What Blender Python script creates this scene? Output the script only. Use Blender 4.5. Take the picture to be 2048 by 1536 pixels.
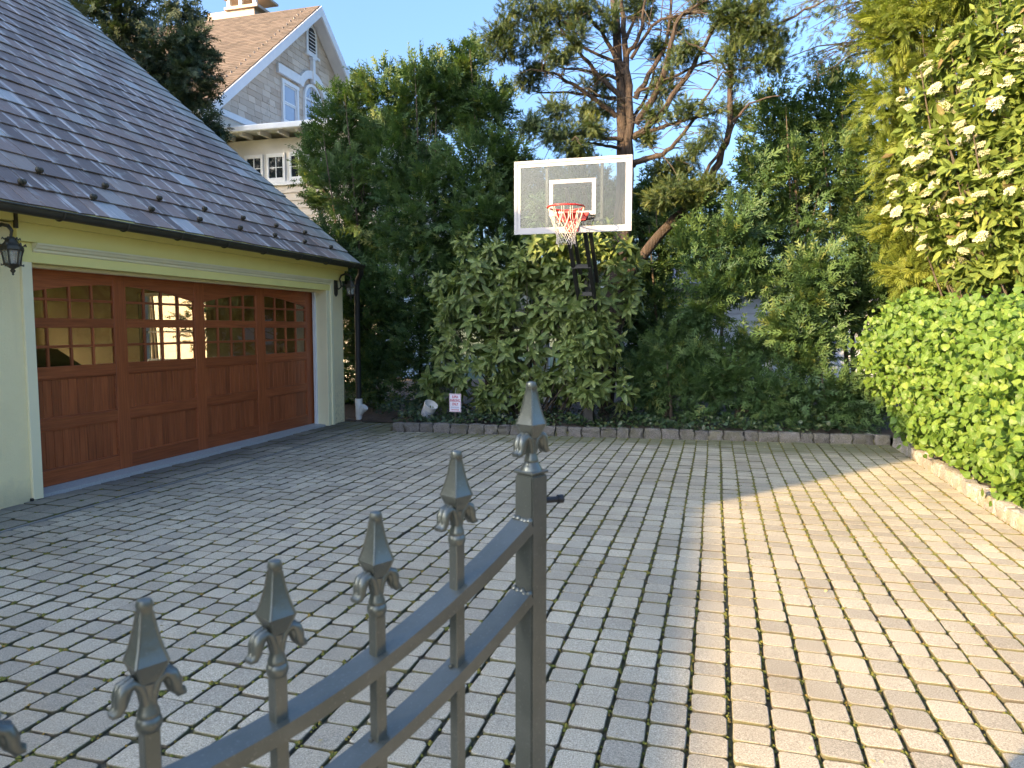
import bpy, bmesh, math, random
import numpy as np
from mathutils import Vector, Matrix
for o in list(bpy.data.objects): bpy.data.objects.remove(o)
random.seed(7); RNG = np.random.default_rng(11)
SC = bpy.context.scene; COL = SC.collection
# ------------------------------------------------------------------ camera, sky, sun, exposure
F_PX = 1440.0; YAW = math.radians(15.75); PITCH = math.atan(113/1440.0); CAM = np.array([0, 0, 1.55])
cd = bpy.data.cameras.new('camera'); cam = bpy.data.objects.new('camera', cd); COL.objects.link(cam)
cam.location = CAM; cam.rotation_euler = (math.pi/2 - PITCH, 0, YAW)
cd.sensor_width = 36; cd.lens = F_PX*36/2048; cd.clip_start = 0.02; cd.clip_end = 2000
cd.dof.use_dof = True; cd.dof.focus_distance = 7.5; cd.dof.aperture_fstop = 9.0
SC.camera = cam
SUN_EL = math.atan(0.34); SUN_T = math.tan(SUN_EL); SUN_AZ = math.radians(38.5)
W = bpy.data.worlds.new('World'); SC.world = W; W.use_nodes = True
wn = W.node_tree.nodes; sky = wn.new('ShaderNodeTexSky'); sky.sky_type = 'NISHITA'; sky.sun_disc = False
sky.sun_elevation = SUN_EL; sky.sun_rotation = math.pi + SUN_AZ; sky.air_density = 1.0; sky.dust_density = 7.0; sky.ozone_density = 5.0
W.node_tree.links.new(sky.outputs[0], wn['Background'].inputs[0]); wn['Background'].inputs[1].default_value = 0.15
sl = bpy.data.lights.new('sun', 'SUN'); so = bpy.data.objects.new('sun', sl); COL.objects.link(so)
sl.energy = 3.9; sl.angle = math.radians(0.53); sl.color = (1.0, 0.69, 0.34)
sdir = Vector((math.sin(SUN_AZ)*math.cos(SUN_EL), math.cos(SUN_AZ)*math.cos(SUN_EL), -math.sin(SUN_EL)))
so.rotation_euler = sdir.to_track_quat('-Z', 'Y').to_euler(); so.location = (0, -20, 12)
vs = SC.view_settings; vs.view_transform = 'Standard'; vs.look = 'None'; vs.gamma = 1; vs.exposure = 2.12
SC.render.engine = 'CYCLES'
# ------------------------------------------------------------------ helpers
fw = np.array([-math.sin(YAW)*math.cos(PITCH), math.cos(YAW)*math.cos(PITCH), -math.sin(PITCH)])
rt = np.array([math.cos(YAW), math.sin(YAW), 0]); upv = np.cross(rt, fw)
def ray(u, v): return fw + rt*(u-1024)/F_PX - upv*(v-768)/F_PX
def aY(u, v, y): d = ray(u, v); return CAM + d*(y/d[1])
def aX(u, v, x): d = ray(u, v); return CAM + d*(x/d[0])
WORLD = {}
def tag(o, label=None, cat=None, group=None, kind=None):
    if label: o['label'] = label
    if cat: o['category'] = cat
    if group: o['group'] = group
    if kind: o['kind'] = kind
    return o
def empty(name, loc, label, cat, group=None):
    o = bpy.data.objects.new(name, None); COL.objects.link(o); o.location = loc; o.empty_display_size = 0.2
    WORLD[o.name] = Vector(loc); return tag(o, label, cat, group)
def link(name, me, parent=None, org=(0, 0, 0)):
    o = bpy.data.objects.new(name, me); COL.objects.link(o); org = Vector(org)
    o.location = org - (WORLD[parent.name] if parent else Vector((0, 0, 0)))
    if parent: o.parent = parent
    WORLD[o.name] = org; return o
class MB:
    def __init__(s): s.v = []; s.f = []
    def add(s, vs, fs):
        n = len(s.v); s.v += [tuple(map(float, p)) for p in vs]; s.f += [tuple(i+n for i in f) for f in fs]; return s
    def box(s, x0, x1, y0, y1, z0, z1):
        return s.add([(x0,y0,z0),(x1,y0,z0),(x1,y1,z0),(x0,y1,z0),(x0,y0,z1),(x1,y0,z1),(x1,y1,z1),(x0,y1,z1)],
                     [(0,3,2,1),(4,5,6,7),(0,1,5,4),(1,2,6,5),(2,3,7,6),(3,0,4,7)])
    def obox(s, c, a, b, d):
        c = Vector(c); a = Vector(a); b = Vector(b); d = Vector(d); P = []
        for k in (-1, 1):
            for i, j in ((-1,-1),(1,-1),(1,1),(-1,1)): P.append(c + a*i + b*j + d*k)
        return s.add(P, [(0,3,2,1),(4,5,6,7),(0,1,5,4),(1,2,6,5),(2,3,7,6),(3,0,4,7)])
    def bar(s, p, q, w, h, up=(0, 0, 1)):
        p = Vector(p); q = Vector(q); d = (q-p); L = d.length; d.normalize(); side = d.cross(Vector(up))
        if side.length < 1e-4: side = d.cross(Vector((0, 1, 0)))
        side.normalize(); u2 = side.cross(d)
        return s.obox((p+q)/2, d*L/2, side*w/2, u2*h/2)
    def tube(s, pts, rad, n=8, cap=True, sx=1.0):
        pts = [Vector(p) for p in pts]; m = len(pts); rad = rad if hasattr(rad, '__len__') else [rad]*m
        prev = None; V = []
        for i, p in enumerate(pts):
            d = (pts[min(i+1, m-1)] - pts[max(i-1, 0)]).normalized()
            if prev is None:
                a = d.cross(Vector((0.13, 0.2, 0.97)));
                if a.length < 0.2: a = d.cross(Vector((1, 0, 0)))
            else: a = prev - d*prev.dot(d)
            a.normalize(); prev = a; b = d.cross(a)
            for k in range(n):
                t = 2*math.pi*k/n; V.append(p + (a*math.cos(t)*sx + b*math.sin(t))*rad[i])
        Fs = [(i*n+k, i*n+(k+1)%n, (i+1)*n+(k+1)%n, (i+1)*n+k) for i in range(m-1) for k in range(n)]
        if cap: Fs += [tuple(range(n-1, -1, -1)), tuple((m-1)*n+k for k in range(n))]
        return s.add(V, Fs)
    def lathe(s, prof, c=(0, 0, 0), n=16, rot=0.0, sy=1.0):
        V = []; m = len(prof)
        for r, z in prof:
            for k in range(n):
                t = 2*math.pi*k/n + rot; V.append((c[0]+r*math.cos(t), c[1]+r*math.sin(t)*sy, c[2]+z))
        Fs = [(i*n+k, i*n+(k+1)%n, (i+1)*n+(k+1)%n, (i+1)*n+k) for i in range(m-1) for k in range(n)]
        Fs += [tuple(range(n-1, -1, -1)), tuple((m-1)*n+k for k in range(n))]
        return s.add(V, Fs)
    def prism(s, poly, axis, a0, a1):
        n = len(poly); mk = {'x': lambda p, a: (a, p[0], p[1]), 'y': lambda p, a: (p[0], a, p[1]), 'z': lambda p, a: (p[0], p[1], a)}[axis]
        V = [mk(p, a0) for p in poly] + [mk(p, a1) for p in poly]
        return s.add(V, [tuple(range(n-1, -1, -1)), tuple(range(n, 2*n))] + [(k, (k+1)%n, n+(k+1)%n, n+k) for k in range(n)])
    def build(s, name, mat, parent=None, smooth=False, bevel=0, seg=1, org=None, tone=None):
        me = bpy.data.meshes.new(name); V = np.array(s.v)
        org = (V.min(0)+V.max(0))/2 if org is None else np.array(org, float)
        me.from_pydata([tuple(p) for p in V-org], [], s.f)
        bm = bmesh.new(); bm.from_mesh(me); bmesh.ops.recalc_face_normals(bm, faces=bm.faces)
        if bevel: bmesh.ops.bevel(bm, geom=list(bm.edges), offset=bevel, segments=seg, affect='EDGES', clamp_overlap=True)
        bm.to_mesh(me); bm.free()
        if smooth:
            me.polygons.foreach_set('use_smooth', [True]*len(me.polygons)); me.set_sharp_from_angle(angle=math.radians(38))
        if tone is not None:
            at = me.attributes.new('tone', 'FLOAT', 'POINT'); at.data.foreach_set('value', [tone]*len(me.vertices))
        me.materials.append(mat); return link(name, me, parent, org)
def rawmesh(name, V, Fc, mat, tone=None, uv=None, smooth=False):
    me = bpy.data.meshes.new(name); V = np.asarray(V, np.float32); Fc = np.asarray(Fc, np.int32); k = Fc.shape[1]
    me.vertices.add(len(V)); me.vertices.foreach_set('co', V.ravel())
    me.loops.add(Fc.size); me.loops.foreach_set('vertex_index', Fc.ravel())
    me.polygons.add(len(Fc)); me.polygons.foreach_set('loop_start', np.arange(0, Fc.size, k, dtype=np.int32))
    if smooth: me.polygons.foreach_set('use_smooth', np.ones(len(Fc), bool))
    else: me.attributes.new('sharp_face', 'BOOLEAN', 'FACE').data.foreach_set('value', np.ones(len(Fc), bool))
    me.update(calc_edges=True)
    if tone is not None:
        at = me.attributes.new('tone', 'FLOAT', 'POINT'); at.data.foreach_set('value', np.asarray(tone, np.float32))
    if uv is not None:
        at = me.attributes.new('luv', 'FLOAT2', 'POINT'); at.data.foreach_set('vector', np.asarray(uv, np.float32).ravel())
    if mat: me.materials.append(mat)
    return me
def nrm(a): return a/np.maximum(np.linalg.norm(a, axis=-1, keepdims=True), 1e-9)
def frames(d, n):
    y = nrm(d); x = nrm(np.cross(y, n)); z = np.cross(x, y); return np.stack([x, y, z], axis=-1)
def instance(tv, tf, pos, R, sc, tone, uv=None):
    k = len(pos); n = len(tv); V = np.einsum('kij,nj->kni', R*sc[:, None, None], tv) + pos[:, None, :]
    Fc = (tf[None] + (np.arange(k)*n)[:, None, None]).reshape(-1, tf.shape[1])
    return V.reshape(-1, 3), Fc, np.repeat(tone, n), (np.tile(uv, (k, 1)) if uv is not None else None)
# ------------------------------------------------------------------ materials
class NT:
    def __init__(s, name):
        s.m = bpy.data.materials.new(name); s.m.use_nodes = True; s.t = s.m.node_tree; s.b = s.t.nodes['Principled BSDF']; s.out = s.t.nodes['Material Output']
    def n(s, typ, **kw):
        x = s.t.nodes.new('ShaderNode'+typ)
        for k, v in kw.items(): setattr(x, k, v)
        return x
    def l(s, a, b): s.t.links.new(a, b)
    def pos(s, scale=(1, 1, 1), rot=(0, 0, 0)):
        g = s.n('NewGeometry'); m = s.n('Mapping'); m.inputs['Scale'].default_value = scale; m.inputs['Rotation'].default_value = rot
        s.l(g.outputs['Position'], m.inputs['Vector']); return m.outputs[0]
    def noise(s, scale, vec=None, detail=3, rough=0.55):
        x = s.n('TexNoise'); x.inputs['Scale'].default_value = scale; x.inputs['Detail'].default_value = detail; x.inputs['Roughness'].default_value = rough
        if vec is None: vec = s.pos()
        s.l(vec, x.inputs['Vector']); return x.outputs['Fac']
    def ramp(s, fac, stops):
        r = s.n('ValToRGB'); e = r.color_ramp.elements
        while len(e) < len(stops): e.new(0.5)
        for i, (p, c) in enumerate(stops): e[i].position = p; e[i].color = (*c, 1) if hasattr(c, '__len__') else (c, c, c, 1)
        s.l(fac, r.inputs[0]); return r.outputs[0]
    def mix(s, fac, a, b, mode='MIX'):
        x = s.n('Mix', data_type='RGBA', blend_type=mode)
        for sock, v in ((x.inputs[0], fac), (x.inputs[6], a), (x.inputs[7], b)):
            if hasattr(v, 'is_linked'): s.l(v, sock)
            elif hasattr(v, '__len__'): sock.default_value = (*v, 1)
            else: sock.default_value = v
        return x.outputs[2]
    def math(s, op, a, b=0.5):
        x = s.n('Math', operation=op)
        for sock, v in ((x.inputs[0], a), (x.inputs[1], b)):
            if hasattr(v, 'is_linked'): s.l(v, sock)
            else: sock.default_value = v
        return x.outputs[0]
    def attr(s, name='tone'): a = s.n('Attribute'); a.attribute_name = name; return a.outputs['Fac']
    def bump(s, h, dist=0.01, st=0.5):
        b = s.n('Bump'); b.inputs['Distance'].default_value = dist; b.inputs['Strength'].default_value = st; s.l(h, b.inputs['Height']); s.l(b.outputs[0], s.b.inputs['Normal'])
    def col(s, c):
        if hasattr(c, 'is_linked'): s.l(c, s.b.inputs['Base Color'])
        else: s.b.inputs['Base Color'].default_value = (*c, 1)
    def set(s, rough=0.6, metal=0.0, spec=0.5):
        s.b.inputs['Roughness'].default_value = rough; s.b.inputs['Metallic'].default_value = metal; s.b.inputs['Specular IOR Level'].default_value = spec; return s.m
def simple(name, c1, c2=None, scale=8, rough=0.6, metal=0, bump=0, bscale=None, stretch=(1, 1, 1), spec=0.5):
    t = NT(name); c2 = c2 or tuple(x*0.8 for x in c1); v = t.pos(stretch)
    t.col(t.ramp(t.noise(scale, v, 4), [(0.3, c1), (0.7, c2)]))
    if bump: t.bump(t.noise(bscale or scale*6, v, 3), bump, 0.6)
    return t.set(rough, metal, spec)
M = {}
# pavers: exposed-aggregate concrete, one tone per paver
t = NT('paver_concrete')
sp = t.noise(170, None, 3, 0.8); big = t.noise(0.9, None, 3); tn = t.attr()
base = t.ramp(tn, [(0.0, (0.345, 0.315, 0.25)), (0.5, (0.435, 0.395, 0.305)), (1.0, (0.505, 0.455, 0.345))])
c = t.mix(1.0, base, t.ramp(sp, [(0.30, 0.22), (0.45, 0.80), (0.60, 1.12), (0.72, 2.1)]), 'MULTIPLY')
c = t.mix(t.math('MULTIPLY', t.ramp(big, [(0.42, 0.0), (0.72, 1.0)]), 0.5), c, (0.21, 0.175, 0.125))
gp = t.n('SeparateXYZ'); g0 = t.n('NewGeometry'); t.l(g0.outputs['Position'], gp.inputs[0])
edge = t.math('SUBTRACT', gp.outputs['Y'], t.math('ADD', t.math('MULTIPLY', t.noise(1.3, None, 4), 2.2), 8.0))
c = t.mix(t.ramp(t.math('MULTIPLY', edge, 1.3), [(0.0, 0), (1.0, 0.75)]), c, (0.085, 0.095, 0.035))
garst = t.math('SUBTRACT', t.math('ADD', t.math('MULTIPLY', t.noise(1.1, None, 4), 1.6), -5.75), gp.outputs['X'])
c = t.mix(t.ramp(garst, [(0.0, 0), (0.9, 0.7)]), c, (0.095, 0.09, 0.08))
c = t.mix(t.attr('side'), c, t.ramp(t.noise(5, None, 4), [(0.4, (0.055, 0.047, 0.033)), (0.6, (0.085, 0.085, 0.028))])); t.col(c); t.bump(sp, 0.004, 0.9); M['paver'] = t.set(0.85, 0, 0.3)
t = NT('joint_sand'); c = t.ramp(t.noise(3.5, None, 5), [(0.35, (0.04, 0.034, 0.022)), (0.5, (0.065, 0.065, 0.02)), (0.65, (0.12, 0.12, 0.02))])
t.col(t.mix(t.noise(160, None, 2), c, (0.10, 0.085, 0.06))); t.bump(t.noise(120, None, 3), 0.01, 1); M['joint'] = t.set(0.95)
t = NT('moss'); t.col(t.ramp(t.attr(), [(0, (0.06, 0.075, 0.012)), (0.6, (0.12, 0.125, 0.018)), (1, (0.17, 0.11, 0.025))])); M['moss'] = t.set(0.95)
M['soil'] = simple('soil', (0.035, 0.026, 0.018), (0.07, 0.05, 0.032), 14, 0.95, bump=0.02, bscale=40)
M['lawn'] = simple('lawn', (0.06, 0.085, 0.025), (0.10, 0.11, 0.04), 3, 0.95, bump=0.02, bscale=50)
t = NT('granite'); sp = t.noise(90, None, 3, 0.7); c = t.ramp(sp, [(0.3, (0.06, 0.055, 0.05)), (0.5, (0.165, 0.15, 0.135)), (0.7, (0.27, 0.245, 0.22))])
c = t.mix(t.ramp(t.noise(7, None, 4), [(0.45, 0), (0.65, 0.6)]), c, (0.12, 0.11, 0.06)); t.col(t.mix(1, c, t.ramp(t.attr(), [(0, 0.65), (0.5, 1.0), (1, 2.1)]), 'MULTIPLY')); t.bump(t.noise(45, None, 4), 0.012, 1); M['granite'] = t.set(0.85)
# slate
t = NT('slate'); tn = t.attr()
base = t.ramp(tn, [(0, (0.14, 0.108, 0.090)), (0.35, (0.20, 0.152, 0.128)), (0.7, (0.26, 0.19, 0.155)), (0.9, (0.29, 0.245, 0.205)), (1.0, (0.36, 0.36, 0.35))])
A40 = math.atan(0.84)
sv = t.pos((1, 1, 1), (0, A40, 0))
mp = t.n('Mapping'); mp.inputs['Scale'].default_value = (1.1, 10.5, 1); t.l(sv, mp.inputs['Vector'])
m2 = t.n('Mapping'); m2.inputs['Scale'].default_value = (3.0, 55, 1); t.l(sv, m2.inputs['Vector'])
st = t.ramp(t.noise(1.0, mp.outputs[0], 5, 0.62), [(0.60, 0), (0.65, 0.9)])
fine = t.noise(1.0, m2.outputs[0], 3)
c = t.mix(1, base, t.ramp(fine, [(0.25, 0.86), (0.75, 1.14)]), 'MULTIPLY')
c = t.mix(t.math('MULTIPLY', t.math('MULTIPLY', st, t.ramp(t.noise(2.1, None, 4), [(0.38, 0.15), (0.6, 1.0)])), t.ramp(fine, [(0.3, 0.45), (0.55, 0.95)])), c, (0.58, 0.55, 0.52))
eu = t.attr('eu'); wob = t.math('ADD', eu, t.math('MULTIPLY', t.math('SUBTRACT', t.noise(9, None, 4), 0.5), 0.35))
es = t.math('MULTIPLY', t.ramp(wob, [(0.06, 1), (0.24, 0)]), t.ramp(t.noise(1.7, None, 3), [(0.44, 0), (0.56, 0.9)]))
c = t.mix(t.math('MULTIPLY', es, t.ramp(fine, [(0.3, 0.5), (0.6, 1)])), c, (0.58, 0.55, 0.52))
c = t.mix(t.ramp(t.noise(5, None, 6, 0.7), [(0.57, 0), (0.68, 0.7)]), c, (0.36, 0.37, 0.32))
gx_ = t.n('SeparateXYZ'); gg = t.n('NewGeometry'); t.l(gg.outputs['Position'], gx_.inputs[0])
lich = t.ramp(t.math('ADD', t.math('SUBTRACT', gx_.outputs['Y'], 9.9), t.math('MULTIPLY', t.noise(4, None, 4), 0.9)), [(0.45, 0), (1.0, 0.5)])
c = t.mix(lich, c, (0.30, 0.36, 0.33))
t.col(c); t.bump(t.noise(30, None, 4), 0.006, 0.7); M['slate'] = t.set(0.62, 0, 0.45)
t = NT('stucco'); c = t.ramp(t.noise(1.7, None, 5, 0.65), [(0.3, (0.93, 0.80, 0.45)), (0.7, (0.86, 0.73, 0.40))])
g0 = t.n('NewGeometry'); gp = t.n('SeparateXYZ'); t.l(g0.outputs['Position'], gp.inputs[0])
spl = t.ramp(t.math('ADD', gp.outputs['Z'], t.math('MULTIPLY', t.noise(6, None, 5, 0.7), 0.35)), [(0.18, 0.55), (0.42, 0)])
c = t.mix(spl, c, (0.36, 0.32, 0.22)); c = t.mix(t.ramp(t.noise(1, t.pos((5, 5, 0.5)), 5), [(0.55, 0), (0.75, 0.22)]), c, (0.45, 0.41, 0.28))
t.col(c); t.bump(t.noise(75, None, 4, 0.6), 0.008, 0.9); M['stucco'] = t.set(0.92)
t = NT('corner_stucco'); c = t.ramp(t.noise(2.5, None, 3), [(0.3, (0.90, 0.77, 0.45)), (0.7, (0.80, 0.69, 0.42))])
g0 = t.n('NewGeometry'); gp = t.n('SeparateXYZ'); t.l(g0.outputs['Position'], gp.inputs[0])
vine = t.ramp(t.noise(9, t.pos((1, 2.2, 0.8)), 6, 0.7), [(0.485, 0), (0.50, 1), (0.515, 0)])
c = t.mix(t.math('MULTIPLY', vine, t.ramp(gp.outputs['Z'], [(0.15, 0.9), (0.95, 0)])), c, (0.06, 0.055, 0.035)); t.col(c); t.bump(t.noise(140, None, 3), 0.004, 0.6); M['stucco2'] = t.set(0.9)
M['trim_yellow'] = simple('trim_yellow_tone', (0.88, 0.78, 0.28), (0.84, 0.74, 0.26), 3, 0.5)  # header, frieze, fascia and soffit boards, yellower than the casings
M['trim_mint'] = simple('trim_pale_paint', (0.86, 0.78, 0.50), (0.82, 0.74, 0.47), 3, 0.5)
M['white'] = simple('white_paint', (0.76, 0.76, 0.75), (0.70, 0.70, 0.70), 5, 0.45)
M['concrete'] = simple('concrete', (0.42, 0.42, 0.41), (0.33, 0.33, 0.32), 60, 0.9, bump=0.003, bscale=150)
def wood(name, stretch):
    t = NT(name); v = t.pos(stretch); g = t.noise(1, v, 5, 0.65)
    c = t.ramp(g, [(0.2, (0.15, 0.034, 0.010)), (0.5, (0.32, 0.080, 0.024)), (0.8, (0.46, 0.135, 0.043))])
    t.col(t.mix(1, c, t.ramp(t.attr(), [(0, 0.8), (1, 1.15)]), 'MULTIPLY')); t.bump(g, 0.002, 0.4); return t.set(0.38, 0, 0.5)
M['wood_v'] = wood('mahogany_upright', (60, 60, 2.2)); M['wood_h'] = wood('mahogany_level', (60, 2.2, 60))
M['gutter'] = simple('weathered_copper', (0.045, 0.043, 0.032), (0.075, 0.066, 0.045), 6, 0.45, 0.35)
M['bronze'] = simple('aged_bronze', (0.10, 0.085, 0.055), (0.045, 0.04, 0.03), 30, 0.5, 0.5, bump=0.003)
M['blackpipe'] = simple('black_metal', (0.010, 0.010, 0.011), (0.016, 0.016, 0.017), 8, 0.5, 0.0)
M['pvc'] = simple('white_pvc', (0.70, 0.69, 0.66), (0.55, 0.53, 0.49), 9, 0.45)
def glass(name, tint=(1, 1, 1), refl=1.0, dirt=0.0):
    t = NT(name); tr = t.n('BsdfTransparent'); tr.inputs[0].default_value = (*tint, 1); gl = t.n('BsdfGlossy'); gl.inputs['Roughness'].default_value = 0.015
    lw = t.n('LayerWeight'); fres = t.math('ADD', t.math('MULTIPLY', t.math('POWER', lw.outputs['Facing'], 4.0), 0.9), 0.045); mx = t.n('MixShader')
    t.l(t.math('MULTIPLY', fres, refl), mx.inputs[0]); t.l(tr.outputs[0], mx.inputs[1]); t.l(gl.outputs[0], mx.inputs[2]); last = mx.outputs[0]
    if dirt:
        df = t.n('BsdfDiffuse'); df.inputs[0].default_value = (0.62, 0.62, 0.58, 1); m2 = t.n('MixShader')
        t.l(t.ramp(t.noise(9, None, 6, 0.75), [(0.3, dirt*0.5), (0.75, dirt*1.6)]), m2.inputs[0]); t.l(last, m2.inputs[1]); t.l(df.outputs[0], m2.inputs[2]); last = m2.outputs[0]
    t.l(last, t.out.inputs[0]); return t.m
M['pane'] = glass('window_glass', (0.80, 0.78, 0.72), 1.6); M['board_glass'] = glass('clear_board', (0.90, 0.93, 0.90), 0.8, 0.012); M['lamp_glass'] = glass('lamp_glass', (0.86, 0.86, 0.78), 1.0, 0.25)
t = NT('dark_window'); t.col((0.02, 0.025, 0.03)); M['dark_window'] = t.set(0.04, 0, 0.9)
t = NT('blue_window'); t.col((0.30, 0.34, 0.42)); M['sash_glass'] = t.set(0.06, 0, 1.0)
M['edging'] = simple('edging_concrete', (0.27, 0.26, 0.24), (0.20, 0.19, 0.17), 30, 0.9)
M['interior'] = simple('garage_interior', (0.29, 0.22, 0.105), (0.24, 0.18, 0.085), 2, 0.9)
M['car'] = simple('dark_car_paint', (0.012, 0.013, 0.016), (0.016, 0.017, 0.02), 3, 0.15)
t = NT('red_lens'); t.col((0.5, 0.01, 0.02)); M['red_lens'] = t.set(0.2)
t = NT('gate_paint'); c = t.ramp(t.noise(14, None, 5), [(0.3, (0.12, 0.128, 0.108)), (0.7, (0.165, 0.172, 0.148))])
t.col(t.mix(t.ramp(t.noise(220, None, 2), [(0.62, 0), (0.75, 0.5)]), c, (0.28, 0.28, 0.25))); t.bump(t.noise(90, None, 3), 0.0012, 0.5); M['gate'] = t.set(0.32, 0.6, 0.6)
M['cream'] = simple('cream_siding', (0.62, 0.54, 0.44), (0.56, 0.49, 0.40), 3, 0.7)
M['wing_white'] = simple('wing_paint', (0.66, 0.63, 0.58), (0.60, 0.57, 0.53), 3, 0.7)
t = NT('wood_shingle'); c = t.ramp(t.attr(), [(0, (0.48, 0.38, 0.29)), (0.5, (0.58, 0.48, 0.38)), (1, (0.65, 0.55, 0.44))])
c = t.mix(t.ramp(t.noise(1, t.pos((20, 7, 2.0)), 4), [(0.66, 0), (0.70, 0.7)]), c, (0.14, 0.10, 0.07)); t.col(c); M['shingle'] = t.set(0.85)
t = NT('asphalt_shingle'); c = t.ramp(t.attr(), [(0, (0.075, 0.060, 0.050)), (0.5, (0.105, 0.082, 0.068)), (1, (0.135, 0.105, 0.087))]); t.col(t.mix(1, c, t.ramp(t.noise(120), [(0.3, 0.8), (0.7, 1.15)]), 'MULTIPLY')); M['asphalt'] = t.set(0.95)
t = NT('grey_shingle'); c = t.ramp(t.attr(), [(0, (0.10, 0.10, 0.115)), (1, (0.17, 0.17, 0.185))]); t.col(c); M['greyroof'] = t.set(0.9)
M['chimney'] = simple('chimney_stucco', (0.50, 0.40, 0.32), (0.42, 0.33, 0.26), 4, 0.9)
M['bark'] = simple('furrowed_bark', (0.080, 0.056, 0.042), (0.022, 0.017, 0.014), 5, 0.95, bump=0.06, bscale=8, stretch=(6, 6, 0.8))
M['bark_dark'] = simple('twig_bark', (0.055, 0.042, 0.03), (0.09, 0.07, 0.05), 9, 0.95)
def leafmat(name, stops, src='attr', trans=0.35, rough=0.45, spots=None, spec=0.4, rib=False, tcol=(1.2, 1.25, 0.5)):
    t = NT(name)
    if src == 'attr': f = t.attr()
    else: f = t.n('ObjectInfo').outputs['Random']
    c = t.ramp(f, stops)
    if spots: c = t.mix(t.ramp(t.noise(spots[0], None, 3, 0.6), [(0.56, 0), (0.64, 0.75)]), c, spots[1])
    if rib:
        a = t.n('Attribute'); a.attribute_name = 'luv'; sx = t.n('SeparateXYZ'); t.l(a.outputs['Vector'], sx.inputs[0])
        ax = t.math('ABSOLUTE', sx.outputs['X']); mid = t.ramp(ax, [(0.0, 0.5), (0.09, 0)])
        wv = t.math('SINE', t.math('MULTIPLY', t.math('ADD', sx.outputs['Y'], t.math('MULTIPLY', ax, -0.7)), 42.0))
        vein = t.ramp(wv, [(0.75, 0), (1.0, 0.30)])
        c = t.mix(t.math('MAXIMUM', mid, vein), c, t.mix(0.5, c, (0.55, 0.60, 0.25)))
        t.bump(wv, 0.004, 0.35)
    t.col(c); t.set(rough, 0, spec)
    tl = t.n('BsdfTranslucent'); t.l(t.mix(1, c, tcol, 'MULTIPLY'), tl.inputs[0]); mx = t.n('MixShader'); mx.inputs[0].default_value = trans
    t.l(t.b.outputs[0], mx.inputs[1]); t.l(tl.outputs[0], mx.inputs[2]); t.l(mx.outputs[0], t.out.inputs[0]); return t.m
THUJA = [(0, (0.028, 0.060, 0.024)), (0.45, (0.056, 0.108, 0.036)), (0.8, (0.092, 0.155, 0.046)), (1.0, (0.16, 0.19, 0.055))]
M['thuja'] = leafmat('arborvitae_foliage', THUJA, trans=0.3, rough=0.55)
M['hemlock'] = leafmat('hemlock_foliage', [(0, (0.018, 0.036, 0.022)), (0.6, (0.036, 0.062, 0.034)), (1, (0.07, 0.095, 0.045))], trans=0.2, rough=0.6)
M['yew'] = leafmat('yew_foliage', [(0, (0.030, 0.055, 0.020)), (0.6, (0.060, 0.090, 0.026)), (1, (0.13, 0.145, 0.03))], trans=0.3, rough=0.5)
M['gold'] = leafmat('golden_cypress_foliage', [(0, (0.08, 0.115, 0.02)), (0.5, (0.15, 0.195, 0.03)), (1, (0.25, 0.275, 0.045))], trans=0.4, rough=0.55)
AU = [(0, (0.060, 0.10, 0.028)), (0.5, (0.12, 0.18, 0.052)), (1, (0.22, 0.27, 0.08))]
HY = [(0, (0.065, 0.135, 0.020)), (0.5, (0.115, 0.21, 0.030)), (1, (0.20, 0.285, 0.046))]
VI = [(0, (0.07, 0.115, 0.022)), (0.5, (0.13, 0.18, 0.032)), (0.85, (0.20, 0.24, 0.045)), (1, (0.17, 0.12, 0.06))]
for nm, st, kw in (('aucuba', AU, dict(spots=(60, (0.30, 0.29, 0.09)), rough=0.3, trans=0.25)), ('hydrangea', HY, dict(rough=0.35, trans=0.4)), ('viburnum', VI, dict(rough=0.6, trans=0.3, spec=0.2))):
    M[nm] = leafmat(nm+'_leaf', st, rib=True, **kw); M[nm+'_o'] = leafmat(nm+'_leaf_single', st, src='obj', rib=True, **kw)
M['ivy'] = leafmat('ivy_leaf', [(0, (0.02, 0.04, 0.016)), (0.7, (0.04, 0.07, 0.025)), (1, (0.09, 0.10, 0.035))], trans=0.15, rough=0.35)
M['flower'] = leafmat('cream_flowers', [(0, (0.36, 0.36, 0.20)), (1, (0.48, 0.47, 0.32))], trans=0.2, rough=0.7, tcol=(1, 1, 0.8))
M['red'] = simple('red_enamel', (0.55, 0.030, 0.025), (0.48, 0.028, 0.022), 9, 0.35)
M['rope'] = simple('net_cord', (0.66, 0.60, 0.52), (0.50, 0.42, 0.36), 30, 0.9)
M['frame_white'] = simple('board_frame', (0.34, 0.335, 0.35), (0.31, 0.305, 0.32), 6, 0.4, 0.1)
t = NT('sign_face'); t.col((0.74, 0.74, 0.80)); M['sign'] = t.set(0.4)
t = NT('sign_red'); t.col((0.50, 0.03, 0.06)); M['sign_red'] = t.set(0.5)
t = NT('sign_blue'); t.col((0.16, 0.18, 0.38)); M['sign_blue'] = t.set(0.5)
M['litter'] = simple('fallen_leaf', (0.42, 0.38, 0.18), (0.30, 0.22, 0.10), 20, 0.8)
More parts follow.
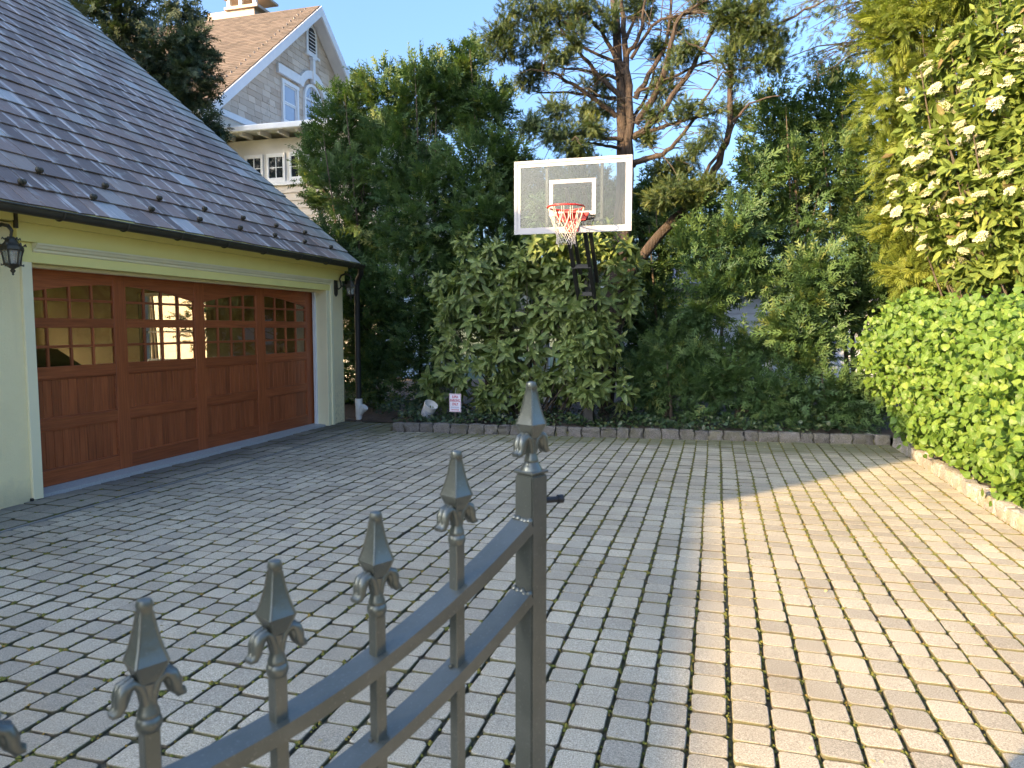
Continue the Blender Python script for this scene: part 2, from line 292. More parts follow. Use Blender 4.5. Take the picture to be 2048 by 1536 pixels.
#@@PART2
# ------------------------------------------------------------------ ground, driveway, kerbs, bed
XF = -5.87            # garage front wall plane
def kerb_y(x): return 9.83 + (x+4.68)*(10.43-9.83)/(2.25+4.68)
gnd = MB(); gnd.add([(-500,-500,-0.06),(500,-500,-0.06),(500,700,-0.06),(-500,700,-0.06)], [(0,1,2,3)]).build('ground', M['lawn'], org=(0,0,0))
tag(bpy.data.objects['ground'], kind='structure')
drv = MB(); drv.box(-6.0, 2.36, -7.5, 10.75, -0.05, -0.019); drv = drv.build('driveway', M['joint'], org=(0,0,0)); tag(drv, 'grey cobble paved driveway with mossy joints', kind='structure')
def paver_mesh(cx, cy, w, l, zt, rnd, tilt):
    c = min(w, l)*0.13; o = []
    for sx, sy in ((1,1),(-1,1),(-1,-1),(1,-1)):
        pts = [(sx*w/2, sy*(l/2-c)), (sx*(w/2-c*0.3), sy*(l/2-c*0.3)), (sx*(w/2-c), sy*l/2)]
        if sx*sy < 0: pts = pts[::-1]
        o += pts
    o = [(x+rnd.uniform(-.0025,.0025), y+rnd.uniform(-.0025,.0025)) for x, y in o]
    V = []; n = len(o)
    for k, z in ((0.945, 0.0), (1.0, -0.003), (1.0, -0.03)):
        V += [(cx+x*k, cy+y*k, zt+z+tilt[0]*x+tilt[1]*y) for x, y in o]
    T = []
    T += [(0, i, i+1) for i in range(1, n-1)]
    for r in range(2):
        for i in range(n):
            a = r*n+i; b = r*n+(i+1)%n; T += [(a, a+n, b+n), (a, b+n, b)]
    return V, T
def side(me):   # dirt on the flanks: 12 top, 12 edge and 12 foot vertices per paver
    at = me.attributes.new('side', 'FLOAT', 'POINT'); at.data.foreach_set('value', np.tile(np.repeat([0.0, 0.85, 1.0], 12), len(me.vertices)//36).astype(np.float32)); return me
rnd = random.Random(3); pav = []; xs = []
x = -5.885
while x < -5.25: xs.append((x, 0.2)); x += 0.213
x = -5.175
while x < 2.20: xs.append((x, 0.1435)); x += 0.155
for x0, w in xs:
    y = -7.2 + rnd.uniform(0, 0.15); cx = x0 + w/2; lim = (kerb_y(cx)-0.02) if cx > -4.75 else 10.62
    drift = rnd.uniform(-.003, .003)
    while True:
        l = rnd.choice((0.128, 0.142, 0.142, 0.150, 0.162)) + rnd.uniform(-.004, .004)
        if cx < -5.2: l *= 1.35
        if y+l > lim: l = lim-y
        if l < 0.05: break
        pav.append((cx+drift+0.004*math.sin(y*1.7+x0*3), y+l/2, w-rnd.uniform(0, .006), l-0.001*rnd.uniform(1, 4), rnd.uniform(-.004, .003) + .006*math.sin(cx*.9+1)*math.sin(y*.7), rnd.random(), (rnd.uniform(-.008,.008), rnd.uniform(-.008,.008))))
        y += l + rnd.uniform(.008, .013)
def inframe(p, m=0):
    q = np.array(p)-CAM; d = q@fw
    if d < .2: return False, 0
    u = 1024+F_PX*(q@rt)/d; v = 768-F_PX*(q@upv)/d
    return (-m < u < 2048+m and -m < v < 1536+m), d
vis = sorted([(inframe((p[0], p[1], 0))[1], i) for i, p in enumerate(pav) if inframe((p[0], p[1], 0))[0]])
near = set(i for _, i in vis[:300])
sV, sT, sA = [], [], []
for i, (cx, cy, w, l, zt, tn, tl) in enumerate(pav):
    if i in near:
        V, T = paver_mesh(0, 0, w, l, 0, rnd, tl); me = side(rawmesh('paver', V, T, M['paver'], [tn]*len(V))); link('paver', me, drv, (cx, cy, zt))
    else:
        V, T = paver_mesh(cx, cy, w, l, zt, rnd, tl); n = len(sV); sV += V; sT += [(a+n, b+n, c+n) for a, b, c in T]; sA += [tn]*len(V)
tag(link('pavers', side(rawmesh('pavers', sV, sT, M['paver'], sA)), drv), 'many more grey cobble pavers', kind='stuff')
# moss tufts along the joints
OCT = np.array([(1,0,0),(0,1,0),(-1,0,0),(0,-1,0),(.2,.1,.8)], float); OCTF = np.array([(0,1,4),(1,2,4),(2,3,4),(3,0,4)])
mp_, msz = [], []
for (cx, cy, w, l, zt, tn, tl) in pav:
    if cy < 1.5: continue
    wgt = 0.45 + 0.75*max(0, min(1, (cx+1.2)/2)) + (0.7 if cy > 8.6 else 0)
    pn = 0.5+0.5*math.sin(cx*2.3+1)*math.sin(cy*1.9+2)
    for k in range(int(wgt*(pn+.35)*9 + rnd.random())):
        if rnd.random() < 0.85: p = (cx+w/2+0.004+rnd.gauss(0, .004), cy+rnd.uniform(-.5, .5)*l)
        else: p = (cx+rnd.uniform(-.5, .5)*w, cy+l/2+0.004+rnd.gauss(0, .002))
        mp_.append((p[0], p[1], -0.009)); msz.append(rnd.uniform(.005, .011))
    if rnd.random() < wgt*0.75:
        for k in range(7): mp_.append((cx+w/2+rnd.gauss(0, .010), cy+l/2+rnd.gauss(0, .010), -0.008)); msz.append(rnd.uniform(.006, .014))
mp_ = np.array(mp_); n = len(mp_); a = RNG.uniform(0, 6.28, n)
R = frames(np.stack([np.cos(a), np.sin(a), 0*a], 1), np.tile([0, 0, 1.], (n, 1)))
V, T, A, _ = instance(OCT, OCTF, mp_, R, np.array(msz), RNG.random(n))
mo = link('moss', rawmesh('moss', V, T, M['moss'], A)); tag(mo, 'yellow green moss growing in the paver joints', 'moss', kind='stuff')
# edge restraint strip by the garage and door sill
st = MB(); st.box(-5.226, -5.200, 0.3, 10.6, -0.03, -0.001); tag(st.build('edging_strip', M['edging']), 'thin concrete edging strip in the paving before the garage', kind='structure')
# bed
bed = MB(); g = 26; vs_ = []; fs_ = []
for j in range(g):
    for i in range(60):
        x = -9.0 + i*0.32; y0 = kerb_y(x)+0.10 if x > -4.7 else 10.72; y = y0 + (19.0-y0)*(j/(g-1))**1.7
        z = 0.085 + 0.05*math.sin(x*3+y*2)*math.sin(y*4+x) if x > -4.75 or j > 3 else 0.0 + 0.02*j
        vs_.append((x, y, z*(1 if j else .9)))
fs_ = [(j*60+i, j*60+i+1, (j+1)*60+i+1, (j+1)*60+i) for j in range(g-1) for i in range(59)]
bed.add(vs_, fs_); tag(bed.build('garden_bed', M['soil'], smooth=True), kind='structure')
bed2 = MB(); vs_ = []
for j in range(40):
    for i in range(14):
        y = 0.5 + j*0.27; x = 2.36 + i*0.5; vs_.append((x, y, 0.085 + 0.04*math.sin(x*5+y*3)))
bed2.add(vs_, [(j*14+i, j*14+i+1, (j+1)*14+i+1, (j+1)*14+i) for j in range(39) for i in range(13)])
tag(bed2.build('hedge_bed', M['soil'], smooth=True), kind='structure')
def stone(c, ax, L, Wd, H, parent, t0=0, t1=.5):
    ax = Vector(ax).normalized(); sd = Vector((-ax.y, ax.x, 0)); up = Vector((0, 0, 1)); N = 4; V = []; Fs = []; idx = {}
    def vid(i, j, k):
        if (i, j, k) not in idx:
            p = [(2*q/N-1) for q in (i, j, k)]; r = [math.copysign(min(1, abs(q))**1, q) for q in p]
            # round the edges
            m = sum(1 for q in p if abs(q) > .99)
            s_ = 1 - 0.05*(m-1) if m > 1 else 1
            jt = 0.008
            V.append(ax*(r[0]*s_*L/2+rnd.gauss(0, jt)) + sd*(r[1]*s_*Wd/2+rnd.gauss(0, jt)) + up*(r[2]*s_*H/2+rnd.gauss(0, jt*.7))); idx[(i, j, k)] = len(V)-1
        return idx[(i, j, k)]
    for a in range(N):
        for b in range(N):
            for f in range(6):
                q = {0: ((a,b,0),(a,b+1,0),(a+1,b+1,0),(a+1,b,0)), 1: ((a,b,N),(a+1,b,N),(a+1,b+1,N),(a,b+1,N)), 2: ((a,0,b),(a+1,0,b),(a+1,0,b+1),(a,0,b+1)),
                     3: ((a,N,b),(a,N,b+1),(a+1,N,b+1),(a+1,N,b)), 4: ((0,a,b),(0,a,b+1),(0,a+1,b+1),(0,a+1,b)), 5: ((N,a,b),(N,a+1,b),(N,a+1,b+1),(N,a,b+1))}[f]
                Fs.append(tuple(vid(*w) for w in q))
    m = MB(); m.add([Vector(c)+p for p in V], Fs); return m.build('kerb_stone', M['granite'], parent, smooth=True, org=c, tone=rnd.uniform(t0, t1))
kb = MB(); kb.add([(-4.68, 9.86, -.05), (2.25, 10.46, -.05), (2.25, 10.53, -.05), (-4.68, 9.93, -.05), (-4.68, 9.86, .06), (2.25, 10.46, .06), (2.25, 10.53, .06), (-4.68, 9.93, .06)], [(0,3,2,1),(4,5,6,7),(0,1,5,4),(1,2,6,5),(2,3,7,6),(3,0,4,7)])
kb = kb.build('back_kerb', M['joint']); tag(kb, 'low granite block kerb along the back of the driveway', kind='structure')
x = -4.66
while x < 2.2:
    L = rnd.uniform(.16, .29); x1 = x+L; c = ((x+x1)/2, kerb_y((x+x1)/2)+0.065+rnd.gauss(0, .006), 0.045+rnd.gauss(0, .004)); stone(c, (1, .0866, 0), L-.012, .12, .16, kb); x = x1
kr = MB(); kr.box(2.29, 2.36, 0.5, 10.4, -.05, .055); kr = kr.build('side_kerb', M['joint']); tag(kr, 'low granite block kerb along the hedge', kind='structure')
y = 10.36
while y > 2.6:
    L = rnd.uniform(.19, .27); c = (2.325+rnd.gauss(0, .006), y-L/2, 0.045+rnd.gauss(0, .004)); stone(c, (0, 1, 0), L-.012, .12, .16, kr, .7, 1); y -= L  # lighter tones than the back kerb: sunlight painted into the stone colour
# ------------------------------------------------------------------ garage
GA = empty('garage', (XF, 7.5, 0), 'cream stucco garage with purple grey slate roof and wide brown door', 'garage')
YL, YR, CY0, CY1 = 1.5, 10.70, 5.05, 10.08
S84 = 0.84; RX0, RZ0 = -5.60, 2.60
def wallpart(nm, boxes, m, bevel=0): 
    b = MB()
    for q in boxes: b.box(*q)
    return b.build(nm, M[m], GA, bevel=bevel)
wallpart('front_wall', [(-6.15, XF, YL, CY0-0.10, -.05, 2.45)], 'stucco')
# right pier with a rounded corner
pr = [(-6.15, CY1+.17), (XF, CY1+.17)] + [(XF-.10+.10*math.cos(a), YR-.10+.10*math.sin(a)) for a in [i*math.pi/16 for i in range(9)]] + [(-6.15, YR)]
b = MB(); b.prism(pr, 'z', -.05, 2.44); tag(b.build('corner_pier', M['stucco2'], GA, smooth=True), 'cream stucco pier with dark vine traces')
# side wall with a window opening
WX0, WX1, WZ0, WZ1 = -9.75, -8.35, .95, 2.15
wallpart('side_wall', [(-6.151, WX1, YR-.25, YR-.003, -.05, 2.6), (-12.4, WX0, YR-.25, YR-.003, -.05, 2.6), (WX0, WX1, YR-.25, YR-.003, -.05, WZ0), (WX0, WX1, YR-.25, YR-.003, WZ1, 2.6)], 'stucco')
sw = MB(); sw.box(WX0, WX0+.05, YR-.2, YR-.1, WZ0, WZ1).box(WX1-.05, WX1, YR-.2, YR-.1, WZ0, WZ1).box(WX0, WX1, YR-.2, YR-.1, WZ1-.05, WZ1+.001).box(WX0, WX1, YR-.2, YR-.1, WZ0-.001, WZ0+.05)
sw = sw.build('side_window', M['white'], GA)
for k in range(1, 4): MB().box(WX0+k*.35-.014, WX0+k*.35+.014, YR-.17, YR-.13, WZ0+.05, WZ1-.05).build('muntin', M['white'], sw)
MB().box(WX0+.05, WX1-.05, YR-.172, YR-.128, 1.46, 1.49).build('muntin', M['white'], sw)
wallpart('open_rear_wall', [(-12.4, -12.2, YL, YR-.25, 2.3, 2.6)] + [(-12.4, -12.2, a, a+.35, -.05, 2.3) for a in (YL, 5.8, 10.1)], 'interior'); wallpart('near_side_wall', [(-12.4, -6.15, YL, YL+.2, -.05, 2.6)], 'stucco')  # unseen rear left open in bays so daylight reaches the interior
wallpart('ceiling', [(-12.2, -6.15, YL+.2, YR-.25, 2.72, 2.78)], 'interior'); wallpart('floor', [(-12.2, -6.0, YL+.2, YR-.25, -.04, 0.012)], 'concrete')
wallpart('inner_lining', [(-12.19, -6.3, YR-.27, YR-.252, -.05, WZ0), (-12.19, WX0, YR-.27, YR-.252, WZ0, 2.7), (WX1, -6.3, YR-.27, YR-.252, WZ0, 2.7), (WX0, WX1, YR-.27, YR-.252, WZ1, 2.7)], 'interior')
gw = MB(); gpoly = [(-6.15, 2.6), (-14.0, 2.6+S84*8.25-.2), (-14.3, 2.6+S84*8.25-.45), (-14.3, 2.6)]; gw.prism(gpoly, 'y', YR-.25, YR-.02).build('gable_wall', M['stucco'], GA)
wallpart('sun_block_wall', [(-12.4, -12.2, YL, YR-.25, 2.601, 4.9)], 'interior'); wallpart('rear_lintel', [(-14.3, -12.41, YL, YR-.25, 2.45, 2.6)], 'stucco')  # unseen upper wall added to block direct sun from the lining
for yy in (YL, 5.8, 10.1): wallpart('rear_post', [(-14.3, -14.1, yy, yy+.3, -.05, 2.45)], 'stucco')
gw = MB(); gw.prism(gpoly, 'y', YL, YL+.2).build('gable_wall', M['stucco'], GA)
# trims
wallpart('casing', [(-6.10, -5.845, CY0-.10, CY0, .0, 2.13)], 'trim_mint', .004)
wallpart('casing', [(-6.10, -5.845, CY1, CY1+.17, .0, 2.13)], 'trim_mint', .004)
wallpart('casing_bead', [(-5.86, -5.825, CY1+.10, CY1+.165, .0, 2.30)], 'trim_mint', .004)
wallpart('door_stop', [(-6.075, -6.03, CY1-.045, CY1-.001, .02, 2.12)], 'white', .003)
wallpart('header_board', [(-6.12, -5.842, CY0-.10, CY1+.17, 2.125, 2.298)], 'trim_yellow', .003)
wallpart('frieze_board', [(-6.12, -5.81, CY0-.16, YR-.10, 2.30, 2.463)], 'trim_yellow', .003)
wallpart('fascia', [(-6.12, -5.79, YL, YR-.02, 2.465, 2.56)], 'trim_yellow', .003)
wallpart('downspout_stub', [(-5.80, -5.776, CY0-.2, CY0-.17, 2.40, 2.53)], 'bronze')
mo_ = MB(); mo_.prism([(-5.845, 2.298), (-5.775, 2.296), (-5.775, 2.285), (-5.79, 2.272), (-5.80, 2.255), (-5.822, 2.243), (-5.825, 2.225), (-5.842, 2.215)], 'y', CY0+.003, CY1+.09); mo_.build('crown_moulding', M['trim_mint'], GA)
wallpart('door_head_strip', [(-6.07, -5.98, CY0+.002, CY1-.002, 2.095, 2.124)], 'trim_mint', .003)
wallpart('soffit', [(-6.12, -5.56, YL, YR-.02, 2.56, 2.585)], 'trim_yellow')
sl_ = MB(); sl_.prism([(-6.2, -.03), (-5.90, -.03), (-5.905, .022), (-6.2, .04)], 'y', CY0+.003, CY1-.003); sl_.build('door_sill', M['concrete'], GA)
rf_ = MB(); rf_.tube([(-5.86, CY0-.12+.03*i, .012-.002*i) for i in range(5)], .016, 8); rf_.build('rubber_seal_end', M['blackpipe'], GA)
# door
XD = -6.10; DR = MB(); DR.box(XD-.045, XD-.025, CY0, CY1, .03, 1.10); DR = DR.build('garage_door', M['wood_v'], GA, tone=.2)
cols = [(5.14, 6.19), (6.36, 7.415), (7.59, 8.64), (8.835, 9.89)]
def dpart(nm, q, m='wood_h', bev=.004): b = MB(); b.box(*q); return b.build(nm, M[m], DR, bevel=bev, tone=rnd.random())
ed = [CY0] + [e for c_ in cols for e in c_] + [CY1]
for k in range(0, 10, 2): dpart('stile', (XD-.04, XD, ed[k], ed[k+1], .035, 2.125), 'wood_v')
for (z0, z1) in ((.035, .184), (.57, .675), (1.06, 1.175), (1.547, 1.64)):
    for (a, b_) in cols: dpart('rail', (XD-.04, XD-.002, a-.001, b_+.001, z0, z1))
for ci, (a, b_) in enumerate(cols):
    hi_right = ci in (0, 2)
    def archz(y):
        s_ = (y-a)/(b_-a); s_ = 1-s_ if hi_right else s_
        return 1.988 - .125*s_**1.7
    ys = [a+(b_-a)*i/16 for i in range(17)]
    b = MB(); b.prism([(y, archz(y)) for y in ys] + [(b_+.001, 2.125), (a-.001, 2.125)], 'x', XD-.04, XD-.002); b.build('arched_rail', M['wood_h'], DR, tone=rnd.random())
    for (z0, z1) in ((.184, .57), (.675, 1.06)):
        n = 11; w = (b_-a)/n
        for k in range(n): dpart('plank', (XD-.03, XD-.018-rnd.uniform(0, .002), a+k*w+.0018, a+(k+1)*w-.0018, z0, z1), 'wood_v', .003)
        for q in ((XD-.03, XD-.008, a-.001, b_+.001, z0-.001, z0+.014), (XD-.03, XD-.008, a-.001, b_+.001, z1-.014, z1+.001), (XD-.03, XD-.008, a-.001, a+.014, z0, z1), (XD-.03, XD-.008, b_-.014, b_+.001, z0, z1)): dpart('panel_moulding', q, 'wood_h', .003)
    w = (b_-a)/4
    for (z0, z1, arch) in ((1.175, 1.366, 0), (1.366, 1.547, 0), (1.64, 1.818, 0), (1.818, 1.99, 1)):
        for k in range(4):
            y0, y1 = a+k*w, a+(k+1)*w; b = MB(); yy = [y0+(y1-y0)*i/4 for i in range(5)]
            top = [(y, archz(y)+.01) for y in yy] if arch else [(y0, z1), (y1, z1)]
            b.prism([(y1, z0), (y0, z0)] + top, 'x', XD-.026, XD-.022); b.build('pane', M['pane'], DR)
        if not arch and z0 != 1.366: dpart('muntin', (XD-.034, XD-.006, a, b_, z1-.013, z1+.013), 'wood_h', .003)
    for k in range(1, 4):
        y = a+k*w; dpart('muntin', (XD-.035, XD-.005, y-.011, y+.011, 1.17, 1.55), 'wood_v', .003); dpart('muntin', (XD-.035, XD-.005, y-.011, y+.011, 1.637, archz(y)+.006), 'wood_v', .003)
# roof with slates
RXR, RZR = -14.0, RZ0+S84*(14.0-5.6)
rb = MB(); dz = .05
rb.prism([(RX0, RZ0-dz), (RXR, RZR-dz), (-15.0, RZR-dz-.84), (-15.0, RZR-dz-.92), (RXR, RZR-dz-.12), (RX0+.02, RZ0-dz-.06)], 'y', YL-.2, YR-.06)  # unseen rear slope cut short to let sky light into the garage
roof = rb.build('roof', M['slate'], GA, tone=.3)
nrm84 = math.hypot(1, S84); ux, uz = -1/nrm84, S84/nrm84; nx, nz = S84/nrm84, 1/nrm84   # up-slope, outward normal
slates = []; EXP = .291; row = 0
while True:
    s0 = row*EXP - .05
    if s0 > 10.7: break
    y = YR-.05; first = True
    while y > YL:
        w = rnd.choice((.16, .2, .24, .28, .33, .3))*rnd.uniform(.9, 1.1)
        if first: w *= rnd.choice((.6, 1.0)); first = False
        y0 = max(y-w, YL-.1); slates.append((s0, y0+.004, y-.004)); y = y0
        if y <= YL-.05: break
    row += 1
def slate_vt(s0, y0, y1):
    kick = .012; L = EXP*1.9; V = []; dz_ = rnd.uniform(-.002, .003); sk = rnd.uniform(-.006, .006); e0 = rnd.uniform(-.008, .008); e1 = rnd.uniform(-.008, .008)
    for (s, h) in ((s0, .026+dz_), (s0+L, -.006)):
        for y, e in ((y0, e0), (y1, e1)):
            ss = s+(e if s == s0 else 0)
            for hh in (h, h-.011): V.append((RX0+ux*ss+nx*hh, y+sk*(s-s0), RZ0+uz*ss+nz*hh))
    return V, [(0,2,6,4)[::1], (0,1,3,2), (0,4,5,1), (2,3,7,6), (4,6,7,5), (1,5,7,3)]
def eu(me):
    at = me.attributes.new('eu', 'FLOAT', 'POINT'); at.data.foreach_set('value', np.tile(np.array([0, 0, 1, 1], np.float32), len(me.vertices)//4)); return me
cand = []
for i, (s0, y0, y1) in enumerate(slates):
    p = (RX0+ux*(s0+.14), (y0+y1)/2, RZ0+uz*(s0+.14)); ok, d = inframe(p, 20)
    if ok: cand.append((d/(y1-y0), i))
near = set(i for _, i in sorted(cand)[:300]); sV, sT, sA = [], [], []
for i, (s0, y0, y1) in enumerate(slates):
    V, Fs = slate_vt(s0, y0, y1); tn = rnd.choice((rnd.uniform(0, .25), rnd.uniform(.2, .75), rnd.uniform(.5, .95))) if rnd.random() > .025 else 1.0
    if i in near:
        org = np.array(V).mean(0); link('slate', eu(rawmesh('slate', np.array(V)-org, Fs, M['slate'], [tn]*8)), roof, org)
    else:
        n = len(sV); sV += V; sT += [tuple(a+n for a in f) for f in Fs]; sA += [tn]*8
o = link('slates', eu(rawmesh('slates', sV, sT, M['slate'], sA)), roof); tag(o, 'further purple grey slates', kind='stuff')
# snow guards: little double-lobed castings
y = 4.55; k = 0
while y < 10.4:
    s_ = EXP*(1 if k % 2 else 2)-.05+.01; bx, bz = RX0+ux*s_+nx*.055, RZ0+uz*s_+nz*.055
    m = MB()
    for sg in (-1, 1): m.lathe([(.001,-.026),(.014,-.022),(.021,-.010),(.023,.0),(.021,.010),(.014,.022),(.001,.026)], (bx, y+sg*.017, bz-.004), 10)
    m.bar((bx, y, bz-.012), (bx-nx*.05, y, bz-nz*.05), .03, .03, (0, 1, 0))
    m.build('snow_guard', M['bronze'], roof, smooth=True); y += .37; k += 1
# verge strip, gutter, downspout
g_ = MB(); prof = []; R_ = .062
GX, GZ = -5.535, 2.545; n = 10
inner = [(GX+R_*math.cos(a), GZ+R_*math.sin(a)) for a in [math.pi+i*math.pi/n for i in range(n+1)]]; outer = [(GX+(R_-.006)*math.cos(a), GZ+(R_-.006)*math.sin(a)) for a in [2*math.pi-i*math.pi/n for i in range(n+1)]]
gpol = inner + outer; NP = len(gpol); ys = [YL-.1, YR-.03]; V = [(p[0], y, p[1]) for y in ys for p in gpol]
g_.add(V, [(k, (k+1)%NP, NP+(k+1)%NP, NP+k) for k in range(NP)]); g_.prism(inner, 'y', YR-.036, YR-.03)
g_.tube([(GX+R_, YL-.1, GZ+.004), (GX+R_, YR-.03, GZ+.004)], .009, 8)
gut = g_.build('gutter', M['gutter'], GA, smooth=True)
for ys_ in (3.6, 4.35, 5.07, 5.78, 6.51, 7.27, 8.02, 8.81, 9.55, 10.3):
    r = MB(); r.tube([(GX+(R_+.003)*math.cos(a), ys_, GZ+(R_+.003)*math.sin(a)) for a in [math.pi+i*math.pi/12 for i in range(13)]], .009, 6); r.build('gutter_joint', M['gutter'], gut, smooth=True)
DSX, DSY = -5.70, 10.80
d_ = MB(); d_.tube([(-5.54, 10.64, 2.50), (-5.56, 10.68, 2.42), (-5.66, 10.77, 2.33), (DSX, DSY, 2.22), (DSX, DSY, .34)], .044, 14); ds = d_.build('downspout', M['blackpipe'], GA, smooth=True)
d_ = MB(); d_.lathe([(.052, .06), (.055, .07), (.055, .25), (.060, .25), (.060, .37), (.046, .37)], (DSX, DSY, 0), 18); d_.tube([(DSX, DSY, .10), (DSX+.10, DSY-.02, .21)], .05, 16); d_.tube([(DSX+.085, DSY-.017, .193), (DSX+.125, DSY-.025, .237)], .062, 16); d_.lathe([(.05, -.03), (.05, .07)], (DSX, DSY, 0), 14)
d_.build('drain_fitting', M['pvc'], ds, smooth=True)
# ------------------------------------------------------------------ wall lanterns
def lantern(y, lab, back):
    L = empty('wall_lantern', (XF, y, 2.15), lab, 'lantern', 'carriage lanterns on the garage wall')
    lx = -5.60; zb = 1.985
    b = MB(); b.prism([(y-.045, 2.08), (y, 2.04), (y+.045, 2.08), (y+.052, 2.2), (y+.04, 2.34), (y, 2.40), (y-.04, 2.34), (y-.052, 2.2)], 'x', XF-.002, XF+.022); b.build('back_plate', M['bronze'], L, bevel=.006)
    pts = [(XF+.02, y, 2.20), (XF+.06, y, 2.16), (XF+.10, y, 2.19), (XF+.10, y, 2.26), (XF+.08, y, 2.32), (XF+.11, y, 2.375), (XF+.18, y, 2.40), (XF+.245, y, 2.385), (XF+.28, y, 2.345), (XF+.272, y, 2.31)]
    b = MB(); b.tube(pts, [.011, .011, .012, .013, .014, .015, .016, .016, .014, .010], 10); b.tube([(XF+.10, y, 2.22), (XF+.13, y, 2.20), (XF+.155, y, 2.225), (XF+.14, y, 2.25)], [.01, .009, .008, .006], 8); b.build('scroll_arm', M['bronze'], L, smooth=True)
    b = MB(); b.lathe([(.006, .335), (.012, .325), (.010, .315), (.03, .305), (.042, .285), (.05, .265), (.062, .25), (.078, .238), (.086, .225), (.088, .205), (.080, .198)], (lx, y, zb), 6)
    for k in range(6):
        a = math.pi/3*k; b.tube([(lx+.083*math.cos(a), y+.083*math.sin(a), zb+.235), (lx+.098*math.cos(a), y+.098*math.sin(a), zb+.25), (lx+.102*math.cos(a), y+.102*math.sin(a), zb+.232)], [.008, .010, .006], 6)
        b.tube([(lx+.045*math.cos(a), y+.045*math.sin(a), zb+.285), (lx+.062*math.cos(a), y+.062*math.sin(a), zb+.30), (lx+.066*math.cos(a), y+.066*math.sin(a), zb+.285)], [.006, .007, .004], 6)
    b.build('crown', M['bronze'], L, smooth=True)
    for k in range(6):
        a = math.pi/3*k; b = MB(); b.tube([(lx+.079*math.cos(a), y+.079*math.sin(a), zb+.205), (lx+.066*math.cos(a), y+.066*math.sin(a), zb+.15), (lx+.056*math.cos(a), y+.056*math.sin(a), zb+.088)], [.009, .006, .008], 6); b.build('post', M['bronze'], L, smooth=True)
    b = MB(); b.lathe([(.05, .088), (.072, .2), (.070, .2), (.048, .088)], (lx, y, zb), 6); b.build('glass', M['lamp_glass'], L)
    b = MB(); b.lathe([(.012, .088), (.012, .15), (.004, .16), (.010, .175), (.002, .195)], (lx, y, zb), 8); b.build('bulb', M['white'], L, smooth=True)
    b = MB(); b.lathe([(.004, -.005), (.010, .004), (.006, .012), (.018, .026), (.020, .036), (.012, .046), (.030, .058), (.052, .07), (.064, .08), (.066, .088), (.05, .09)], (lx, y, zb), 12)
    for k in range(6):
        a = math.pi/3*k; b.tube([(lx+.06*math.cos(a), y+.06*math.sin(a), zb+.08), (lx+.078*math.cos(a), y+.078*math.sin(a), zb+.075), (lx+.078*math.cos(a), y+.078*math.sin(a), zb+.088)], [.007, .007, .004], 6)
    b.build('finial', M['bronze'], L, smooth=True)
lantern(4.66, 'bronze carriage lantern on wall left of the garage door', 1); lantern(10.40, 'bronze carriage lantern on pier beside the black downspout', 1)
# ------------------------------------------------------------------ car inside the garage
CAR = empty('parked_car', (-8.6, 7.2, 0), 'dark car parked inside, seen through the garage door panes', 'car')
def car_loft():
    secs = [(-2.1, .30, .62, .70), (-1.95, .25, .74, .82), (-1.3, .2, .88, .88), (-.75, .2, .95, .88), (.0, .2, .96, .9), (.9, .2, .95, .9), (1.6, .2, .92, .88), (2.0, .25, .80, .80), (2.12, .32, .66, .7)]
    m = MB(); V = []; n = 12
    for (xx, zb_, zt, hw) in secs:
        for k in range(n):
            a = 2*math.pi*k/n+math.pi/n; cx_ = math.copysign(abs(math.cos(a))**.5, math.cos(a)); cz = math.copysign(abs(math.sin(a))**.5, math.sin(a))
            V.append((-9.0-xx, 7.2+cx_*hw, (zb_+zt)/2+cz*(zt-zb_)/2))
    Fs = [(i*n+k, i*n+(k+1)%n, (i+1)*n+(k+1)%n, (i+1)*n+k) for i in range(len(secs)-1) for k in range(n)] + [tuple(range(n)), tuple((len(secs)-1)*n+k for k in range(n))]
    m.add(V, Fs); return m
car_loft().build('body', M['car'], CAR, smooth=True)
m = MB(); m.add([(-9.0-x_, 7.2+y_, z_) for x_, y_, z_ in [(-.9,-.78,.9),(-.9,.78,.9),(1.3,.78,.9),(1.3,-.78,.9),(-.35,-.6,1.3),(-.35,.6,1.3),(.6,.6,1.33),(.6,-.6,1.33)]], [(0,3,2,1),(4,5,6,7),(0,1,5,4),(1,2,6,5),(2,3,7,6),(3,0,4,7)]); m.build('cabin', M['dark_window'], CAR, bevel=.08, seg=3, smooth=True)
for sx in (-1.3, 1.3):
    for sy in (-.8, .8):
        m = MB(); m.tube([(-9.0-sx, 7.2+sy-.1, .33), (-9.0-sx, 7.2+sy+.1, .33)], .32, 24); w = m.build('wheel', M['blackpipe'], CAR, smooth=True); m = MB(); m.tube([(-9.0-sx, 7.2+sy-.105, .33), (-9.0-sx, 7.2+sy+.105, .33)], .2, 16); m.build('rim', M['pvc'], w, smooth=True)
for sy in (-.55, .55): m = MB(); m.box(-7.02, -6.93, 7.2+sy-.16, 7.2+sy+.16, .62, .72); m.build('tail_light', M['red_lens'], CAR, bevel=.01)
# ------------------------------------------------------------------ neighbour's house
NH = empty('neighbour_house', (-14, 23.3, 0), 'beige shingled house with tan gabled roof behind the garage', 'house')
NX, XR_ = -14.0, -13.5; AY, AZ, EY, EZ = 23.25, 12.73, 16.97, 7.41; NS = (AZ-EZ)/(AY-EY); EY2 = 2*AY-EY
def nh(nm, m, *qs, parent=None, bevel=0):
    b = MB()
    for q in qs: b.box(*q)
    return b.build(nm, M[m], parent or NH, bevel=bevel)
gwp = [(17.9, 0), (28.6, 0), (28.6, 8.2), (AY, AZ-.12), (17.9, 8.05)]
b = MB(); b.prism(gwp, 'x', NX-.3, NX); gwall = b.build('gable_wall', M['cream'], NH)
nh('front_wall', 'cream', (-24, NX-.31, 17.9, 18.2, 0, 8.0))
